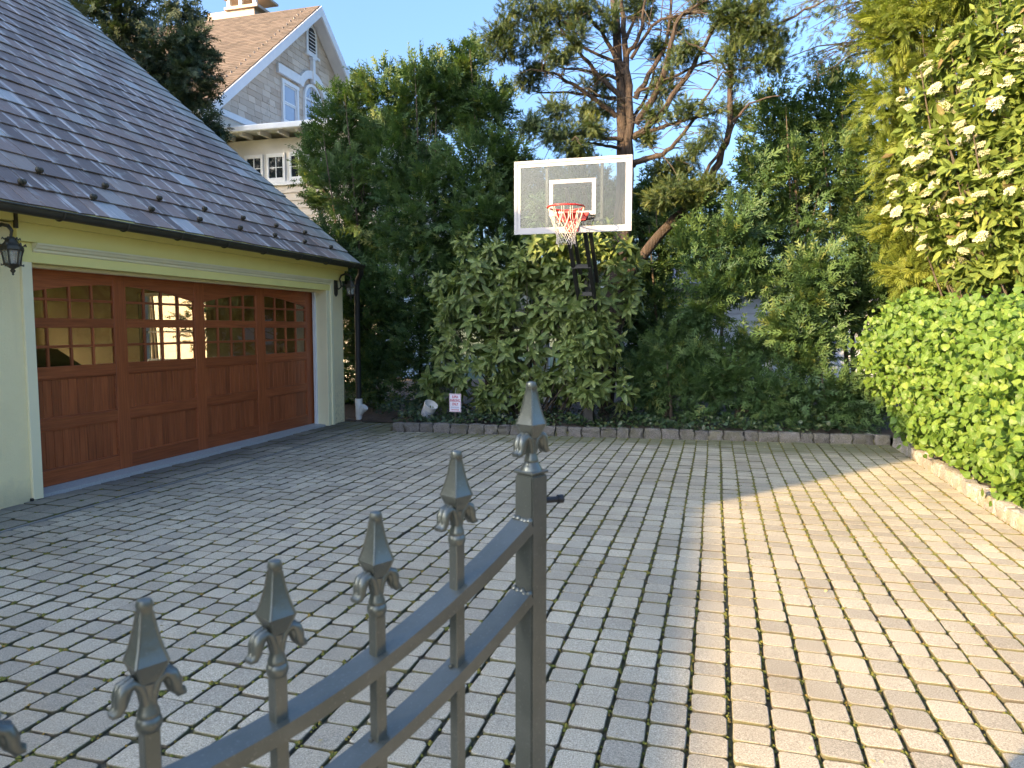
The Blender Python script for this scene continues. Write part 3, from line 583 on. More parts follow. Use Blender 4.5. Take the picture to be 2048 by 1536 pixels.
# wooden shingles of the gable
EXPN, zrow, rowi = .195, 7.92, 0; nsh = 0; sV, sT, sA = [], [], []
while zrow < AZ-.3:
    ymin = 17.92 if zrow < 8.2 else AY-(AZ-.12-zrow)/NS+.02; ymax = 2*AY-ymin; y = ymin - rnd.uniform(0, .3)
    while y < ymax:
        w = rnd.uniform(.30, .46); y0, y1 = max(y, ymin), min(y+w, ymax); y += w
        if y1-y0 < .06 or y0 > 27.2: continue
        e = rnd.uniform(-.012, .012); th = .020+rnd.uniform(0, .012)
        q = [(NX+th, y0+.004, zrow+e), (NX+th, y1-.004, zrow+e), (NX+.004, y1-.004, zrow+EXPN+.05), (NX+.004, y0+.004, zrow+EXPN+.05), (NX, y0+.004, zrow+e), (NX, y1-.004, zrow+e)]
        Fs = [(0,1,2,3), (4,5,1,0), (0,3,4,4)[:3], (1,5,2)]
        hid = (21.5 < (y0+y1)/2 < 24.9 and zrow+EXPN < 9.6 and False)
        if nsh < 300 and y0 < 25.8:
            m = MB(); m.add(q, Fs); m.build('shingle', M['shingle'], gwall, tone=rnd.random()); nsh += 1
        else:
            n = len(sV); sV += q; tn = rnd.random(); sA += [tn]*6; sT += [(n, n+1, n+2), (n, n+2, n+3), (n+4, n+5, n+1), (n+4, n+1, n), (n, n+3, n+4), (n+1, n+5, n+2)]
    zrow += EXPN; rowi += 1
if sV: tag(link('shingles', rawmesh('shingles', sV, sT, M['shingle'], sA), gwall), 'further beige shingles', kind='stuff')
nh('belt_board', 'white', (NX, NX+.07, 17.9, 27, 7.72, 7.90))
# roof: two slabs with courses of asphalt shingles
def roof_slab(parent, name, mat, x0, x1, ya, za, yb, zb_, th=.16):
    b = MB(); b.add([(x0,ya,za),(x1,ya,za),(x1,yb,zb_),(x0,yb,zb_),(x0,ya,za-th),(x1,ya,za-th),(x1,yb,zb_-th),(x0,yb,zb_-th)], [(0,1,2,3),(7,6,5,4),(0,4,5,1),(1,5,6,2),(2,6,7,3),(3,7,4,0)]); return b.build(name, mat, parent)
def courses(parent, mat, x0, x1, ya, za, yb, zb_, exp=.15, w=.30, lab='tan roof shingles'):
    L = math.hypot(yb-ya, zb_-za); dy, dz_ = (yb-ya)/L, (zb_-za)/L; ny, nz_ = -dz_, dy; V, T, A = [], [], []
    if nz_ < 0: ny, nz_ = -ny, -nz_
    for r in range(int(L/exp)):
        s0 = r*exp; xo = (r%2)*w/2 + rnd.uniform(-.03, .03)
        for k in range(int((x1-x0)/w)+2):
            a = max(x0, x0+k*w-xo); b_ = min(x1, x0+(k+1)*w-xo)
            if b_-a < .03: continue
            n = len(V); e = rnd.uniform(-.004, .004)
            for (s, h) in ((s0+e, .022), (s0+exp+.02, .006), (s0+e, .004)):
                for xx in (a+.003, b_-.003): V.append((xx, ya+dy*s+ny*h, za+dz_*s+nz_*h))
            T += [(n, n+1, n+3), (n, n+3, n+2), (n+4, n+5, n+1), (n+4, n+1, n)]; A += [rnd.random()]*6
    tag(link('roof_shingles', rawmesh('roof_shingles', V, T, mat, A), parent), lab, kind='stuff')
rfs = roof_slab(NH, 'roof', M['asphalt'], -24, XR_, EY, EZ, AY, AZ); courses(rfs, M['asphalt'], -24, XR_+.02, EY, EZ, AY, AZ, .155)
roof_slab(NH, 'rear_roof', M['asphalt'], -24, XR_, EY2, EZ, AY, AZ)
def rake(y0, z0, y1, z1, nm):
    b = MB(); L = math.hypot(y1-y0, z1-z0); 
    b.add([(XR_+.001, y0, z0-.02), (XR_+.06, y0, z0-.02), (XR_+.06, y1, z1-.02), (XR_+.001, y1, z1-.02), (XR_+.001, y0, z0-.36), (XR_+.06, y0, z0-.36), (XR_+.06, y1, z1-.36), (XR_+.001, y1, z1-.36)], [(0,1,2,3),(7,6,5,4),(0,4,5,1),(1,5,6,2),(2,6,7,3),(3,7,4,0)]); b.build(nm, M['white'], NH)
    b = MB(); b.add([(NX+.04, y0, z0-.20), (XR_, y0, z0-.20), (XR_, y1, z1-.20), (NX+.04, y1, z1-.20), (NX+.04, y0, z0-.24), (XR_, y0, z0-.24), (XR_, y1, z1-.24), (NX+.04, y1, z1-.24)], [(0,1,2,3),(7,6,5,4),(0,4,5,1),(1,5,6,2),(2,6,7,3),(3,7,4,0)]); b.build('soffit', M['wing_white'], NH)
rake(EY-.1, EZ-.08, AY, AZ, 'rake_board'); rake(EY2+.1, EZ-.08, AY+.003, AZ-.003, 'rake_board')
b = MB(); b.tube([(-24, EY-.06, EZ-.06), (XR_, EY-.06, EZ-.06)], .07, 10); b.build('gutter', M['white'], NH, smooth=True)
# chimney
ch = nh('chimney', 'chimney', (-18.4, -16.4, 23.6, 24.5, 11.5, 13.15)); 
nh('cap_slab', 'chimney', (-17.6, -16.2, 23.5, 24.6, 13.151, 13.25), parent=ch); 
for px_ in (-17.5, -17.0, -16.4): nh('cap_post', 'white', (px_-.06, px_+.06, 23.62, 23.74, 13.25, 13.6), parent=ch)
nh('cap_roof', 'chimney', (-17.75, -16.1, 23.4, 24.7, 13.601, 13.68), parent=ch)
# windows in the gable
def nwin(y0, y1, z0, z1):
    w = nh('window', 'white', (NX+.02, NX+.10, y0, y0+.11, z0, z1), (NX+.02, NX+.10, y1-.11, y1, z0, z1), (NX+.02, NX+.11, y0-.02, y1+.02, z1-.0, z1+.12), (NX+.02, NX+.14, y0-.04, y1+.04, z0-.08, z0))
    zm = (z0+z1)/2
    for a, c_, dx in ((zm, z1, .045), (z0, zm, .03)):
        nh('pane', 'sash_glass', (NX+.01, NX+dx, y0+.11, y1-.11, a+.03, c_-.03), parent=w); nh('sash', 'white', (NX+.01, NX+dx+.02, y0+.11, y0+.16, a, c_), (NX+.01, NX+dx+.02, y1-.16, y1-.11, a, c_), (NX+.01, NX+dx+.021, y0+.11, y1-.11, a, a+.05), (NX+.01, NX+dx+.021, y0+.11, y1-.11, c_-.05, c_), parent=w)
nwin(21.45, 22.42, 8.42, 9.62); nwin(24.28, 25.25, 8.42, 9.62)
ay, az, ar = 23.33, 9.55, .56
def arc(r, n=14): return [(ay+r*math.cos(a), az+r*math.sin(a)) for a in [math.pi*i/n for i in range(n+1)]]
def archband(nm, r0, r1, zb_, x0, x1, mat, parent, cut=None):
    b = MB(); o = [(ay+r1, zb_)]+arc(r1)+[(ay-r1, zb_)]; i_ = [(ay+r0, zb_)]+arc(r0)+[(ay-r0, zb_)]
    if cut: o, i_ = [[(ay+r*math.cos(a), az+r*math.sin(a)) for a in [cut+(math.pi-2*cut)*k/14 for k in range(15)]] for r in (r1, r0)]
    n = len(o)
    V = [(x, *p) for x in (x0, x1) for p in o] + [(x, *p) for x in (x0, x1) for p in i_]; Fs = []
    for k in range(n-1): Fs += [(n+k, n+k+1, 3*n+k+1, 3*n+k), (k, k+1, n+k+1, n+k), (2*n+k, 3*n+k, 3*n+k+1, 2*n+k+1)]
    Fs += [(0, n, 3*n, 2*n), (n-1, 3*n-1, 4*n-1, 2*n-1)]; b.add(V, Fs); return b.build(nm, M[mat], parent)
aw = archband('arched_window', ar-.09, ar, 8.1, NX+.02, NX+.11, 'white', NH)
b = MB(); b.prism([(ay+.47, 8.1)]+arc(.47)+[(ay-.47, 8.1)], 'x', NX+.01, NX+.03); b.build('pane', M['sash_glass'], aw)
nh('sash', 'white', (NX+.03, NX+.07, ay-.47, ay+.47, az-.03, az+.03), (NX+.03, NX+.07, ay-.47, ay+.47, 8.80, 8.86), (NX+.03, NX+.055, ay-.015, ay+.015, az, az+.46), (NX+.03, NX+.055, ay-.015, ay+.015, 8.86, az), parent=aw)
archband('sash_arc', .20, .225, az, NX+.03, NX+.055, 'white', aw)
# frieze with arched hood and keystone
fz = archband('frieze_arch', .74, 1.0, 0, NX+.03, NX+.14, 'white', NH, .36)
nh('frieze', 'white', (NX+.03, NX+.135, 21.2, ay-.80, 9.86, 10.15)); nh('frieze', 'white', (NX+.03, NX+.135, ay+.80, 25.6, 9.86, 10.15)); nh('keystone', 'white', (NX+.03, NX+.18, ay-.07, ay+.07, 10.15, 10.95), (NX+.03, NX+.20, ay-.11, ay+.11, 10.95, 11.02))
vy, vz = 23.38, 11.85; b = MB(); ap = lambda r: [(vy+r*math.cos(a), vz+r*math.sin(a)) for a in [math.pi*i/10 for i in range(11)]]
b.prism([(vy+.34, 11.15)]+ap(.34)+[(vy-.34, 11.15)], 'x', NX+.02, NX+.07); vt = b.build('attic_vent', M['white'], NH)
b = MB(); b.prism([(vy+.22, 11.25)]+ap(.22)+[(vy-.22, 11.25)], 'x', NX+.07, NX+.075); b.build('opening', M['dark_window'], vt)
for k in range(6): b = MB(); z_ = 11.27+k*.12; hw = .21 if z_ < 11.85 else .15; b.obox((NX+.09, vy, z_+.03), (.03, 0, -.025), (0, hw, 0), (.006, 0, .008)); b.build('slat', M['white'], vt)
nh('vent_sill', 'white', (NX+.02, NX+.13, vy-.42, vy+.42, 11.06, 11.148))
# side wing
WYF = 18.6; wz = 6.98
nh('wing_wall', 'wing_white', (-13.99, -9.2, WYF, 24, 0, wz))
nh('wing_roof', 'white', (-13.98, -8.6, WYF-.55, 24.4, wz+.14, wz+.24)); nh('wing_gutter', 'white', (-13.98, -8.55, WYF-.66, WYF-.55, wz+.08, wz+.25), bevel=.02)
for k in range(9): b = MB(); x_ = -13.7+k*.6; b.box(x_-.04, x_+.04, WYF-.54, WYF, wz+.001, wz+.139); b.build('rafter_tail', M['wing_white'], NH)
for x0, x1 in ((-13.35, -12.75), (-12.62, -12.02), (-11.88, -11.28), (-11.15, -10.55)):
    w = nh('wing_window', 'white', (x0, x0+.07, WYF-.05, WYF, 5.82, 6.52), (x1-.07, x1, WYF-.05, WYF, 5.82, 6.52), (x0-.001, x1+.001, WYF-.055, WYF, 6.45, 6.55), (x0-.001, x1+.001, WYF-.055, WYF, 5.76, 5.86)); xm = (x0+x1)/2
    for a, c_ in ((x0+.07, xm-.012), (xm+.012, x1-.07)):
        for z0, z1 in ((5.86, 6.145), (6.165, 6.45)): nh('pane', 'dark_window', (a, c_, WYF-.02, WYF-.003, z0, z1), parent=w)
    nh('muntin', 'white', (xm-.012, xm+.012, WYF-.035, WYF-.003, 5.86, 6.45), (x0+.07, x1-.07, WYF-.033, WYF-.003, 6.145, 6.165), parent=w)
nh('sill_band', 'white', (-13.98, -9.15, WYF-.08, WYF-.002, 5.64, 5.755))
for k in range(14):
    z1 = 5.635-k*.22; b = MB(); b.prism([(WYF-.003, z1), (WYF-.006, z1), (WYF-.035, z1-.215), (WYF-.003, z1-.215)], 'x', -13.97, -9.16); b.build('clapboard', M['cream'], NH)
    b = MB(); b.prism([(-9.2, z1), (-9.195, z1), (-9.165, z1-.215), (-9.2, z1-.215)], 'y', WYF+.002, 24); b.build('clapboard', M['cream'], NH)
# lower cross wing with grey roof to the left
b = MB(); b.prism([(-30, 6), (-19, 6), (-24.5, 13.6)], 'y', 15.6, 22); gq = b.build('cross_wing_wall', M['cream'], NH)
b = MB(); b.add([(-18.7,15.2,5.75),(-18.7,22,5.75),(-24.5,22,13.9),(-24.5,15.2,13.9),(-30.3,15.2,5.75),(-30.3,22,5.75)], [(0,1,2,3),(3,2,5,4)]); gr_ = b.build('cross_wing_roof', M['greyroof'], NH, tone=.4)
V, T, A = [], [], []
for r in range(62):
    a0 = r/62; a1 = (r+1.1)/62
    for k in range(17):
        y0 = 15.2+k*.4+(r%2)*.2; n = len(V); P0 = (-18.7-5.8*a0, 5.75+8.15*a0); P1 = (-18.7-5.8*a1, 5.75+8.15*a1)
        V += [(P0[0]+.03, y0+.004, P0[1]+.02), (P0[0]+.03, y0+.396, P0[1]+.02), (P1[0]+.004, y0+.396, P1[1]+.004), (P1[0]+.004, y0+.004, P1[1]+.004)]; T += [(n, n+1, n+2), (n, n+2, n+3)]; A += [rnd.random()]*4
tag(link('grey_roof_shingles', rawmesh('grey_roof_shingles', V, T, M['greyroof'], A), gr_), 'grey roof shingles', kind='stuff')
# ------------------------------------------------------------------ pale shed beyond the trees, right
SH = empty('pale_shed', (1.5, 19, 0), 'pale grey clapboard outbuilding glimpsed through the trees on the right', 'shed')
M['pale'] = simple('pale_siding', (0.52, 0.56, 0.62), (0.47, 0.51, 0.57), 3, 0.7)
b = MB(); b.box(-2.2, 5.2, 17.03, 21, 0, 2.5); b.build('wall', M['pale'], SH)
for k in range(16): z1 = 2.5-k*.16; b = MB(); b.prism([(17.028, z1), (17.02, z1), (17.0, z1-.156), (17.028, z1-.156)], 'x', -2.25, 5.25); b.build('clapboard', M['pale'], SH)
b = MB(); b.prism([(16.7, 2.42), (19, 2.95), (21.3, 2.42), (21.3, 2.52), (19, 3.07), (16.7, 2.52)], 'x', -2.5, 5.5); b.build('roof', M['greyroof'], SH, tone=.5)
FN = empty('white_fence', (-1.6, 13.9, 0), 'low white rail fence glimpsed behind the tree trunk', 'fence')
for z in (.45, 1.0): b = MB(); b.box(-3.4, 1.2, 13.9, 13.94, z, z+.17); b.build('rail', M['white'], FN)
for k in range(3): b = MB(); b.box(-3.3+k*2.1, -3.18+k*2.1, 13.94, 14.06, 0, 1.25); b.build('post', M['white'], FN)
# ------------------------------------------------------------------ main house behind the camera: it shades the yard
MH = empty('main_house', (-12, -6, 0), 'large cream house standing behind the viewer, its roof shading the driveway', 'house')
XH = -9.0
b = MB(); b.box(-12.5, XH, -17, -4.84, -.05, 4.65); b.build('low_wing', M['stucco'], MH)
b = MB(); b.box(-11.5, XH-.02, -4.83, 1.3, -.05, 6.35); b.build('tall_block', M['stucco'], MH)
b = MB(); b.prism([(-13.0, 6.0), (-13.0, 10.6), (-13.75, 11.2), (-14.5, 10.6), (-14.5, 6.0)], 'y', -2.2, 1.2); b.box(-14.4, -13.1, -2.19, 1.19, -.05, 6.0); b.build('shade_tower', M['stucco'], MH)  # unseen tower added to shade the treetops beside the garage
b = MB(); b.box(-12.6, XH, -17.1, -4.83, 4.652, 4.89); b.build('low_cornice', M['white'], MH)
b = MB(); b.box(-11.6, XH, -4.825, 1.3, 6.352, 6.62); b.build('tall_cornice', M['white'], MH)
for y_ in (-15.5, -12.5, -9.5, -6.8, -3.6, -.8):
    for z_ in ((1.0, 4.2) if y_ > -4 else (1.0,)):
        b = MB(); b.box(XH+.002, XH+.07, y_, y_+1.2, z_, z_+1.7); w = b.build('window', M['white'], MH)
        for k in range(2):
            b = MB(); b.box(XH+.071, XH+.08, y_+.1, y_+1.1, z_+.1+k*.78, z_+.8+k*.78); b.build('pane', M['dark_window'], w)
# ------------------------------------------------------------------ unseen masonry pier by the gate, placed and sized to shade it
GPR = empty('gate_pier', (-1.1, -.42, 0), 'unseen cream masonry pier, sized to shade the iron gate', 'pier')
b = MB(); b.box(-1.35, -.86, -.68, -.147, -.05, 2.1); b.build('shaft', M['stucco'], GPR, bevel=.01)
b = MB(); b.box(-1.34, -.82, -.72, -.16, 2.101, 2.22); b.build('cap', M['concrete'], GPR, bevel=.02)
# ------------------------------------------------------------------ basketball hoop
BH = empty('basketball_hoop', (-1.775, 10.47, .1), 'basketball hoop with clear backboard and red rim above the shrub', 'basketball hoop')
bx0, bx1, bz0, bz1, BY = -2.589, -1.051, 2.772, 3.715, 9.30
f_ = MB(); f_.box(bx0, bx1, BY-.012, BY+.03, bz0, bz0+.035).box(bx0, bx1, BY-.012, BY+.03, bz1-.035, bz1).box(bx0, bx0+.035, BY-.012, BY+.03, bz0+.035, bz1-.035).box(bx1-.035, bx1, BY-.012, BY+.03, bz0+.035, bz1-.035)
BB = f_.build('backboard', M['frame_white'], BH)
b = MB(); b.box(bx0+.03, bx1-.03, BY+.002, BY+.012, bz0+.03, bz1-.03); b.build('glass', M['board_glass'], BB)
def band(nm, x0, x1, z0, z1, w, y): b = MB(); b.box(x0, x1, y-.002, y, z0, z0+w).box(x0, x1, y-.002, y, z1-w, z1).box(x0, x0+w, y-.002, y, z0+w, z1-w).box(x1-w, x1, y-.002, y, z0+w, z1-w); return b.build(nm, M['frame_white'], BB)
band('border', bx0+.036, bx1-.036, bz0+.036, bz1-.036, .046, BY+.0005)
rx = -1.815; band('target_square', rx-.305, rx+.305, 2.995, 3.455, .05, BY+.0005)
RY, RZ, RR = 8.905, 3.035, .228
b = MB(); b.tube([(rx+RR*math.cos(a), RY+RR*math.sin(a), RZ) for a in [2*math.pi*i/40 for i in range(41)]], .011, 10); rim = b.build('rim', M['red'], BH, smooth=True)
b = MB(); b.prism([(rx-.225, RZ-.012), (rx+.225, RZ-.012), (rx+.18, RZ-.11), (rx+.09, RZ-.12), (rx+.085, RZ-.25), (rx-.085, RZ-.25), (rx-.09, RZ-.12), (rx-.18, RZ-.11)], 'y', BY-.03, BY-.013); b.build('mounting_plate', M['red'], rim, bevel=.004)
b = MB(); b.box(rx-.08, rx+.08, RY+RR-.01, BY-.028, RZ-.035, RZ-.005); b.prism([(RY+RR-.005, RZ-.01), (BY-.03, RZ-.01), (BY-.03, RZ-.12), (RY+RR+.03, RZ-.05)], 'x', rx-.075, rx+.075); b.build('bracket', M['red'], rim, bevel=.003)
for sg in (-1, 1): b = MB(); b.tube([(rx+sg*.155, RY+.165, RZ), (rx+sg*.17, BY-.03, RZ-.06)], .009, 8); b.build('brace', M['red'], rim, smooth=True)
# net: 12 cords crossing in diamonds
net = MB(); NC = 12; lv = [(0.0, .226), (-.10, .20), (-.20, .165), (-.27, .135), (-.33, .120), (-.385, .113), (-.44, .118)]
for k in range(NC):
    for d in (-1, 1):
        P = []
        for i, (dz_, r) in enumerate(lv):
            a = 2*math.pi*(k + d*(.5*max(0, i-1) if i > 1 else 0.0) + (.12*d if i <= 1 else 0))/NC + .02*math.sin(k*3+i); P.append((rx+r*math.cos(a), RY+r*math.sin(a), RZ+dz_+.008*math.sin(k*2.1+i)))
        if k % 5 == 0 and d == 1: P[-1] = (P[-1][0]+.01, P[-1][1], P[-1][2]-.05)
        net.tube(P, .0042, 5)
    for i in (2, 3, 4, 5, 6):
        a = 2*math.pi*(k+(.5 if i % 2 else 0))/NC; r = lv[i][1]; net.lathe([(.001, -.009), (.008, -.004), (.008, .004), (.001, .009)], (rx+r*math.cos(a), RY+r*math.sin(a), RZ+lv[i][0]), 5)
net.build('net', M['rope'], BH, smooth=True)
px_, py_ = -1.80, 10.62
b = MB(); b.box(px_-.075, px_+.075, py_-.075, py_+.075, .0, 2.35); b.build('pole', M['blackpipe'], BH, bevel=.008)
for sg in (-1, 1):
    b = MB(); b.bar((px_+sg*.115, py_-.02, 1.72), (px_+sg*.115, BY+.10, 2.93), .05, .075); b.build('lower_arm', M['blackpipe'], BH, bevel=.005)
    b = MB(); b.bar((px_+sg*.115, py_-.02, 2.22), (px_+sg*.115, BY+.10, 3.38), .05, .06); b.build('upper_arm', M['blackpipe'], BH, bevel=.005)
    b = MB(); b.box(px_+sg*.36-.02, px_+sg*.36+.02, BY+.032, BY+.072, bz0+.04, bz1-.04); b.build('board_support', M['blackpipe'], BH, bevel=.004)
for z_ in (2.93, 3.38): b = MB(); b.box(px_-.38, px_+.38, BY+.073, BY+.12, z_, z_+.05); b.build('cross_bar', M['blackpipe'], BH, bevel=.004)
for t_ in (.25, .55): b = MB(); b.box(px_-.14, px_+.14, py_-.05-(py_-BY-.1)*t_, py_-(py_-BY-.1)*t_, 1.70+1.2*t_, 1.76+1.2*t_); b.build('arm_spacer', M['blackpipe'], BH, bevel=.004)
# ------------------------------------------------------------------ parking sign on a stake
sx0, sx1, sz0, sz1, SY = -3.925, -3.735, .255, .535, 10.36
SG = empty('parking_sign', (-3.83, SY, .05), 'small white metal parking sign with red lettering under the shrub', 'sign')
b = MB(); b.box(sx0, sx1, SY, SY+.004, sz0, sz1); pl = b.build('plate', M['sign'], SG)
b = MB(); b.box(sx0+.006, sx1-.006, SY-.002, SY-.0005, sz0+.006, sz0+.010).box(sx0+.006, sx1-.006, SY-.002, SY-.0005, sz1-.010, sz1-.006).box(sx0+.006, sx0+.010, SY-.002, SY-.0005, sz0+.01, sz1-.01).box(sx1-.010, sx1-.006, SY-.002, SY-.0005, sz0+.01, sz1-.01); b.build('red_border', M['sign_red'], pl)
dg = bpy.context.evaluated_depsgraph_get()
def text(s, size, z, mat, wmax):
    cu = bpy.data.curves.new('lettering', 'FONT'); cu.body = s; cu.size = size; cu.align_x = 'CENTER'; cu.extrude = .0006; cu.offset = size*.018
    o = bpy.data.objects.new('lettering', cu); COL.objects.link(o); bpy.context.view_layer.update()
    me = bpy.data.meshes.new_from_object(o.evaluated_get(bpy.context.evaluated_depsgraph_get())); bpy.data.objects.remove(o)
    V = np.array([v.co for v in me.vertices]); w = V[:, 0].max()-V[:, 0].min(); k = min(1, wmax/w)
    for v in me.vertices: v.co = (v.co.x*k, -v.co.z, v.co.y)
    me.materials.clear(); me.materials.append(mat); o = link('lettering', me, pl, ((sx0+sx1)/2, SY-.002, z)); return o
text('SUPRA', .058, .468, M['sign_red'], .10); text('PARKING', .058, .412, M['sign_red'], .155); text('ONLY', .058, .356, M['sign_red'], .10)
b = MB()
for r, z_ in enumerate((.330, .316)):
    x_ = sx0+.03
    while x_ < sx1-.035: w_ = rnd.uniform(.006, .014); b.box(x_, x_+w_, SY-.002, SY-.0005, z_-.003, z_+.003); x_ += w_+.004
b.build('small_print', M['sign_blue'], pl)
b = MB(); xm = (sx0+sx1)/2; b.box(xm-.048, xm+.048, SY-.002, SY-.0005, .283, .292)
for sg in (-1, 1): b.prism([(xm+sg*.048, .278), (xm+sg*.066, .2875), (xm+sg*.048, .297)], 'y', SY-.002, SY-.0005)
b.build('arrow', M['sign_red'], pl)
b = MB(); b.box(xm-.012, xm+.012, SY+.005, SY+.02, -.1, .53); b.build('stake', M['bark_dark'], SG)
b = MB(); b.tube([(xm, SY-.001, sz1-.015), (xm+.004, SY+.004, sz1+.03), (xm+.012, SY+.02, sz1+.09)], .002, 5); b.build('wire', M['pvc'], SG)
# ------------------------------------------------------------------ tipped pail
PB = empty('white_pail', (-4.15, 10.45, .12), 'tipped white printed plastic pail lying in the ivy', 'pail')
cpos = Vector((-4.30, 10.42, .25)); axis = Vector((.45, -.25, .72)).normalized(); q = axis.to_track_quat('Z', 'Y').to_matrix()
def lat(prof, n=24):
    m = MB(); m.lathe(prof, (0, 0, 0), n); m.v = [tuple(cpos + q @ Vector(p)) for p in m.v]; return m
pb_ = lat([(.085, -.12), (.105, .11), (.112, .11), (.112, .135), (.104, .135), (.098, .12), (.08, -.11), (.002, -.11)]).build('body', M['pvc'], PB, smooth=True)
lat([(.0905, -.07), (.0995, .045), (.1005, .045), (.0915, -.07)], 24).build('printed_band', simple('print_blue', (.30, .34, .45), (.66, .66, .62), 28, .5), pb_, smooth=True)
# ------------------------------------------------------------------ wrought gate
GP = np.array([-.2885, 1.1395]); B0 = np.array([-.3642, .98825]); BS = np.array([-.0660, -.13163]); gd = BS/np.linalg.norm(BS); gnv = np.array([-gd[1], gd[0]])
GT = empty('iron_gate', (GP[0], GP[1], 0), 'grey green iron gate with spear finials, standing ajar', 'gate')
gd3 = Vector((*gd, 0)); gn3 = Vector((*gnv, 0)); Z3 = Vector((0, 0, 1))
def rail_z(s, base): # s along the gate from the post
    k = max(0, 1-s/.62); return base - .178*(1-k**2) if s < .62 else base - .178
PT = 1.311
b = MB(); b.obox((GP[0], GP[1], PT/2+.01), gd3*.0195, gn3*.0195, Z3*(PT/2-.012)); post = b.build('latch_post', M['gate'], GT, bevel=.0025, seg=2)
b = MB(); b.obox((GP[0], GP[1], PT+.0025), gd3*.0205, gn3*.0205, Z3*.0025); b.build('post_cap', M['gate'], GT, bevel=.001)
def sweep_rail(nm, base, w=.0205, h=.0100):
    m = MB(); V = []; N = 40; S1 = 1.15
    for i in range(N+1):
        s = .019 + (S1-.019)*i/N; c = Vector((GP[0]+gd[0]*s, GP[1]+gd[1]*s, rail_z(s, base))); sl = (rail_z(s+.005, base)-rail_z(s-.005, base))/.01
        nv = (Z3 - gd3*sl).normalized()
        for a, e in ((-1, -1), (1, -1), (1, 1), (-1, 1)): V.append(c + gn3*a*w + nv*e*h)
    Fs = [(i*4+k, i*4+(k+1)%4, (i+1)*4+(k+1)%4, (i+1)*4+k) for i in range(N) for k in range(4)] + [(3,2,1,0), (N*4, N*4+1, N*4+2, N*4+3)]
    m.add(V, Fs); return m.build(nm, M['gate'], GT, bevel=0)
sweep_rail('top_rail', 1.238); sweep_rail('second_rail', 1.119)
b = MB(); b.bar((GP[0]+gd[0]*.02, GP[1]+gd[1]*.02, .14), (GP[0]+gd[0]*1.14, GP[1]+gd[1]*1.14, .14), .035, .02); b.build('bottom_rail', M['gate'], GT)
hp = GP+gd*1.17
b = MB(); b.obox((hp[0], hp[1], .58), gd3*.0195, gn3*.0195, Z3*.57); b.build('hinge_post', M['gate'], GT, bevel=.0025)
def weld(c, r):
    m = MB()
    for k in range(5): p = Vector(c)+gn3*(k-2)*.008+Z3*rnd.uniform(-.001, .003)+gd3*rnd.uniform(-.002, .003); m.lathe([(.0005, -r), (r*.8, -r*.5), (r, 0), (r*.8, r*.5), (.0005, r)], tuple(p), 8)
    m.build('weld_bead', M['gate'], GT, smooth=True)
for base in (1.238, 1.119): weld((GP[0]+gd[0]*.022, GP[1]+gd[1]*.022, rail_z(.022, base)+.009), .0055)
def finial(c, sc=1.0, parent=None, nm='finial'):
    # c: base of collar; square spear with ridges, two curled leaves, neck, collar
    m = MB(); ang = math.atan2(gd[1], gd[0])+math.pi/4
    z0 = c[2]
    sq = [(.0100, .050), (.0135, .058), (.0215, .0745), (.0230, .077), (.0215, .0795), (.0165, .094), (.0118, .112), (.0088, .128), (.0078, .134), (.0088, .137), (.0082, .142), (.0040, .1455)]
    m.lathe([(r*sc*1.12, z*sc) for r, z in sq], c, 4, rot=ang)
    for k in range(4):
        a = ang+k*math.pi/2; m.tube([(c[0]+r*sc*1.10*math.cos(a), c[1]+r*sc*1.10*math.sin(a), z0+z*sc) for r, z in sq[1:9]], .0016*sc, 5)
    m.lathe([(.0001, .134*sc), (.0085*sc, .137*sc), (.0095*sc, .1415*sc), (.0075*sc, .1465*sc), (.0001, .1485*sc)], c, 12)
    # neck and collar
    m.lathe([(.0115*sc, -.004*sc), (.0138*sc, 0), (.0145*sc, .006*sc), (.0132*sc, .011*sc), (.0118*sc, .0125*sc), (.0125*sc, .015*sc), (.0118*sc, .018*sc), (.0098*sc, .024*sc), (.0085*sc, .034*sc), (.0092*sc, .044*sc), (.0105*sc, .052*sc)], c, 14)
    body = m.build(nm, M['gate'], parent or GT, smooth=True)
    for sg in (-1, 1):
        for off_, rr in ((-.0045, 1.0), (.0045, 1.0)):
            m = MB(); P = []
            for (h, z) in ((.004, .028), (.0055, .040), (.0095, .052), (.0175, .058), (.0255, .0540), (.0290, .045), (.0295, .036), (.0335, .0290), (.0400, .0280)):
                P.append(Vector((c[0], c[1], z0+z*sc)) + gd3*sg*h*sc + gn3*off_*sc)
            m.tube(P, [x*sc*rr for x in (.0042, .0048, .0055, .0064, .0072, .0074, .0068, .0056, .0034)], 10); m.build('leaf', M['gate'], body, smooth=True)
        m = MB(); P = [Vector((c[0], c[1], z0+z*sc)) + gd3*sg*h*sc for (h, z) in ((.0045, .046), (.011, .0540), (.0195, .0545), (.0252, .0460), (.0280, .037), (.0345, .0295), (.0410, .0285))]
        m.tube(P, [x*sc for x in (.0042, .0062, .0080, .0084, .0076, .0058, .0034)], 10); m.build('leaf', M['gate'], body, smooth=True)
tips = [1.370, 1.307, 1.277, 1.272, 1.272, 1.272, 1.272, 1.272]
for j in range(8):
    p = B0+BS*j; zc = tips[j]-.1485*.93
    b = MB(); b.obox((p[0], p[1], (zc+.13)/2), gd3*.0085, gn3*.0085, Z3*((zc-.13)/2)); bar_ = b.build('picket', M['gate'], GT, bevel=.0012)
    finial((p[0], p[1], zc), .93)
    if j < 4:
        s = np.linalg.norm(p-GP); m = MB(); q3 = Vector((p[0], p[1], rail_z(s, 1.119)+.0085)) - gn3*.004 + gd3*.010; m.lathe([(.0002, -.003), (.004, -.001), (.0035, .002), (.0002, .0035)], tuple(q3), 7); m.build('weld_bead', M['gate'], GT, smooth=True)
finial((GP[0], GP[1], PT+.006), .98)
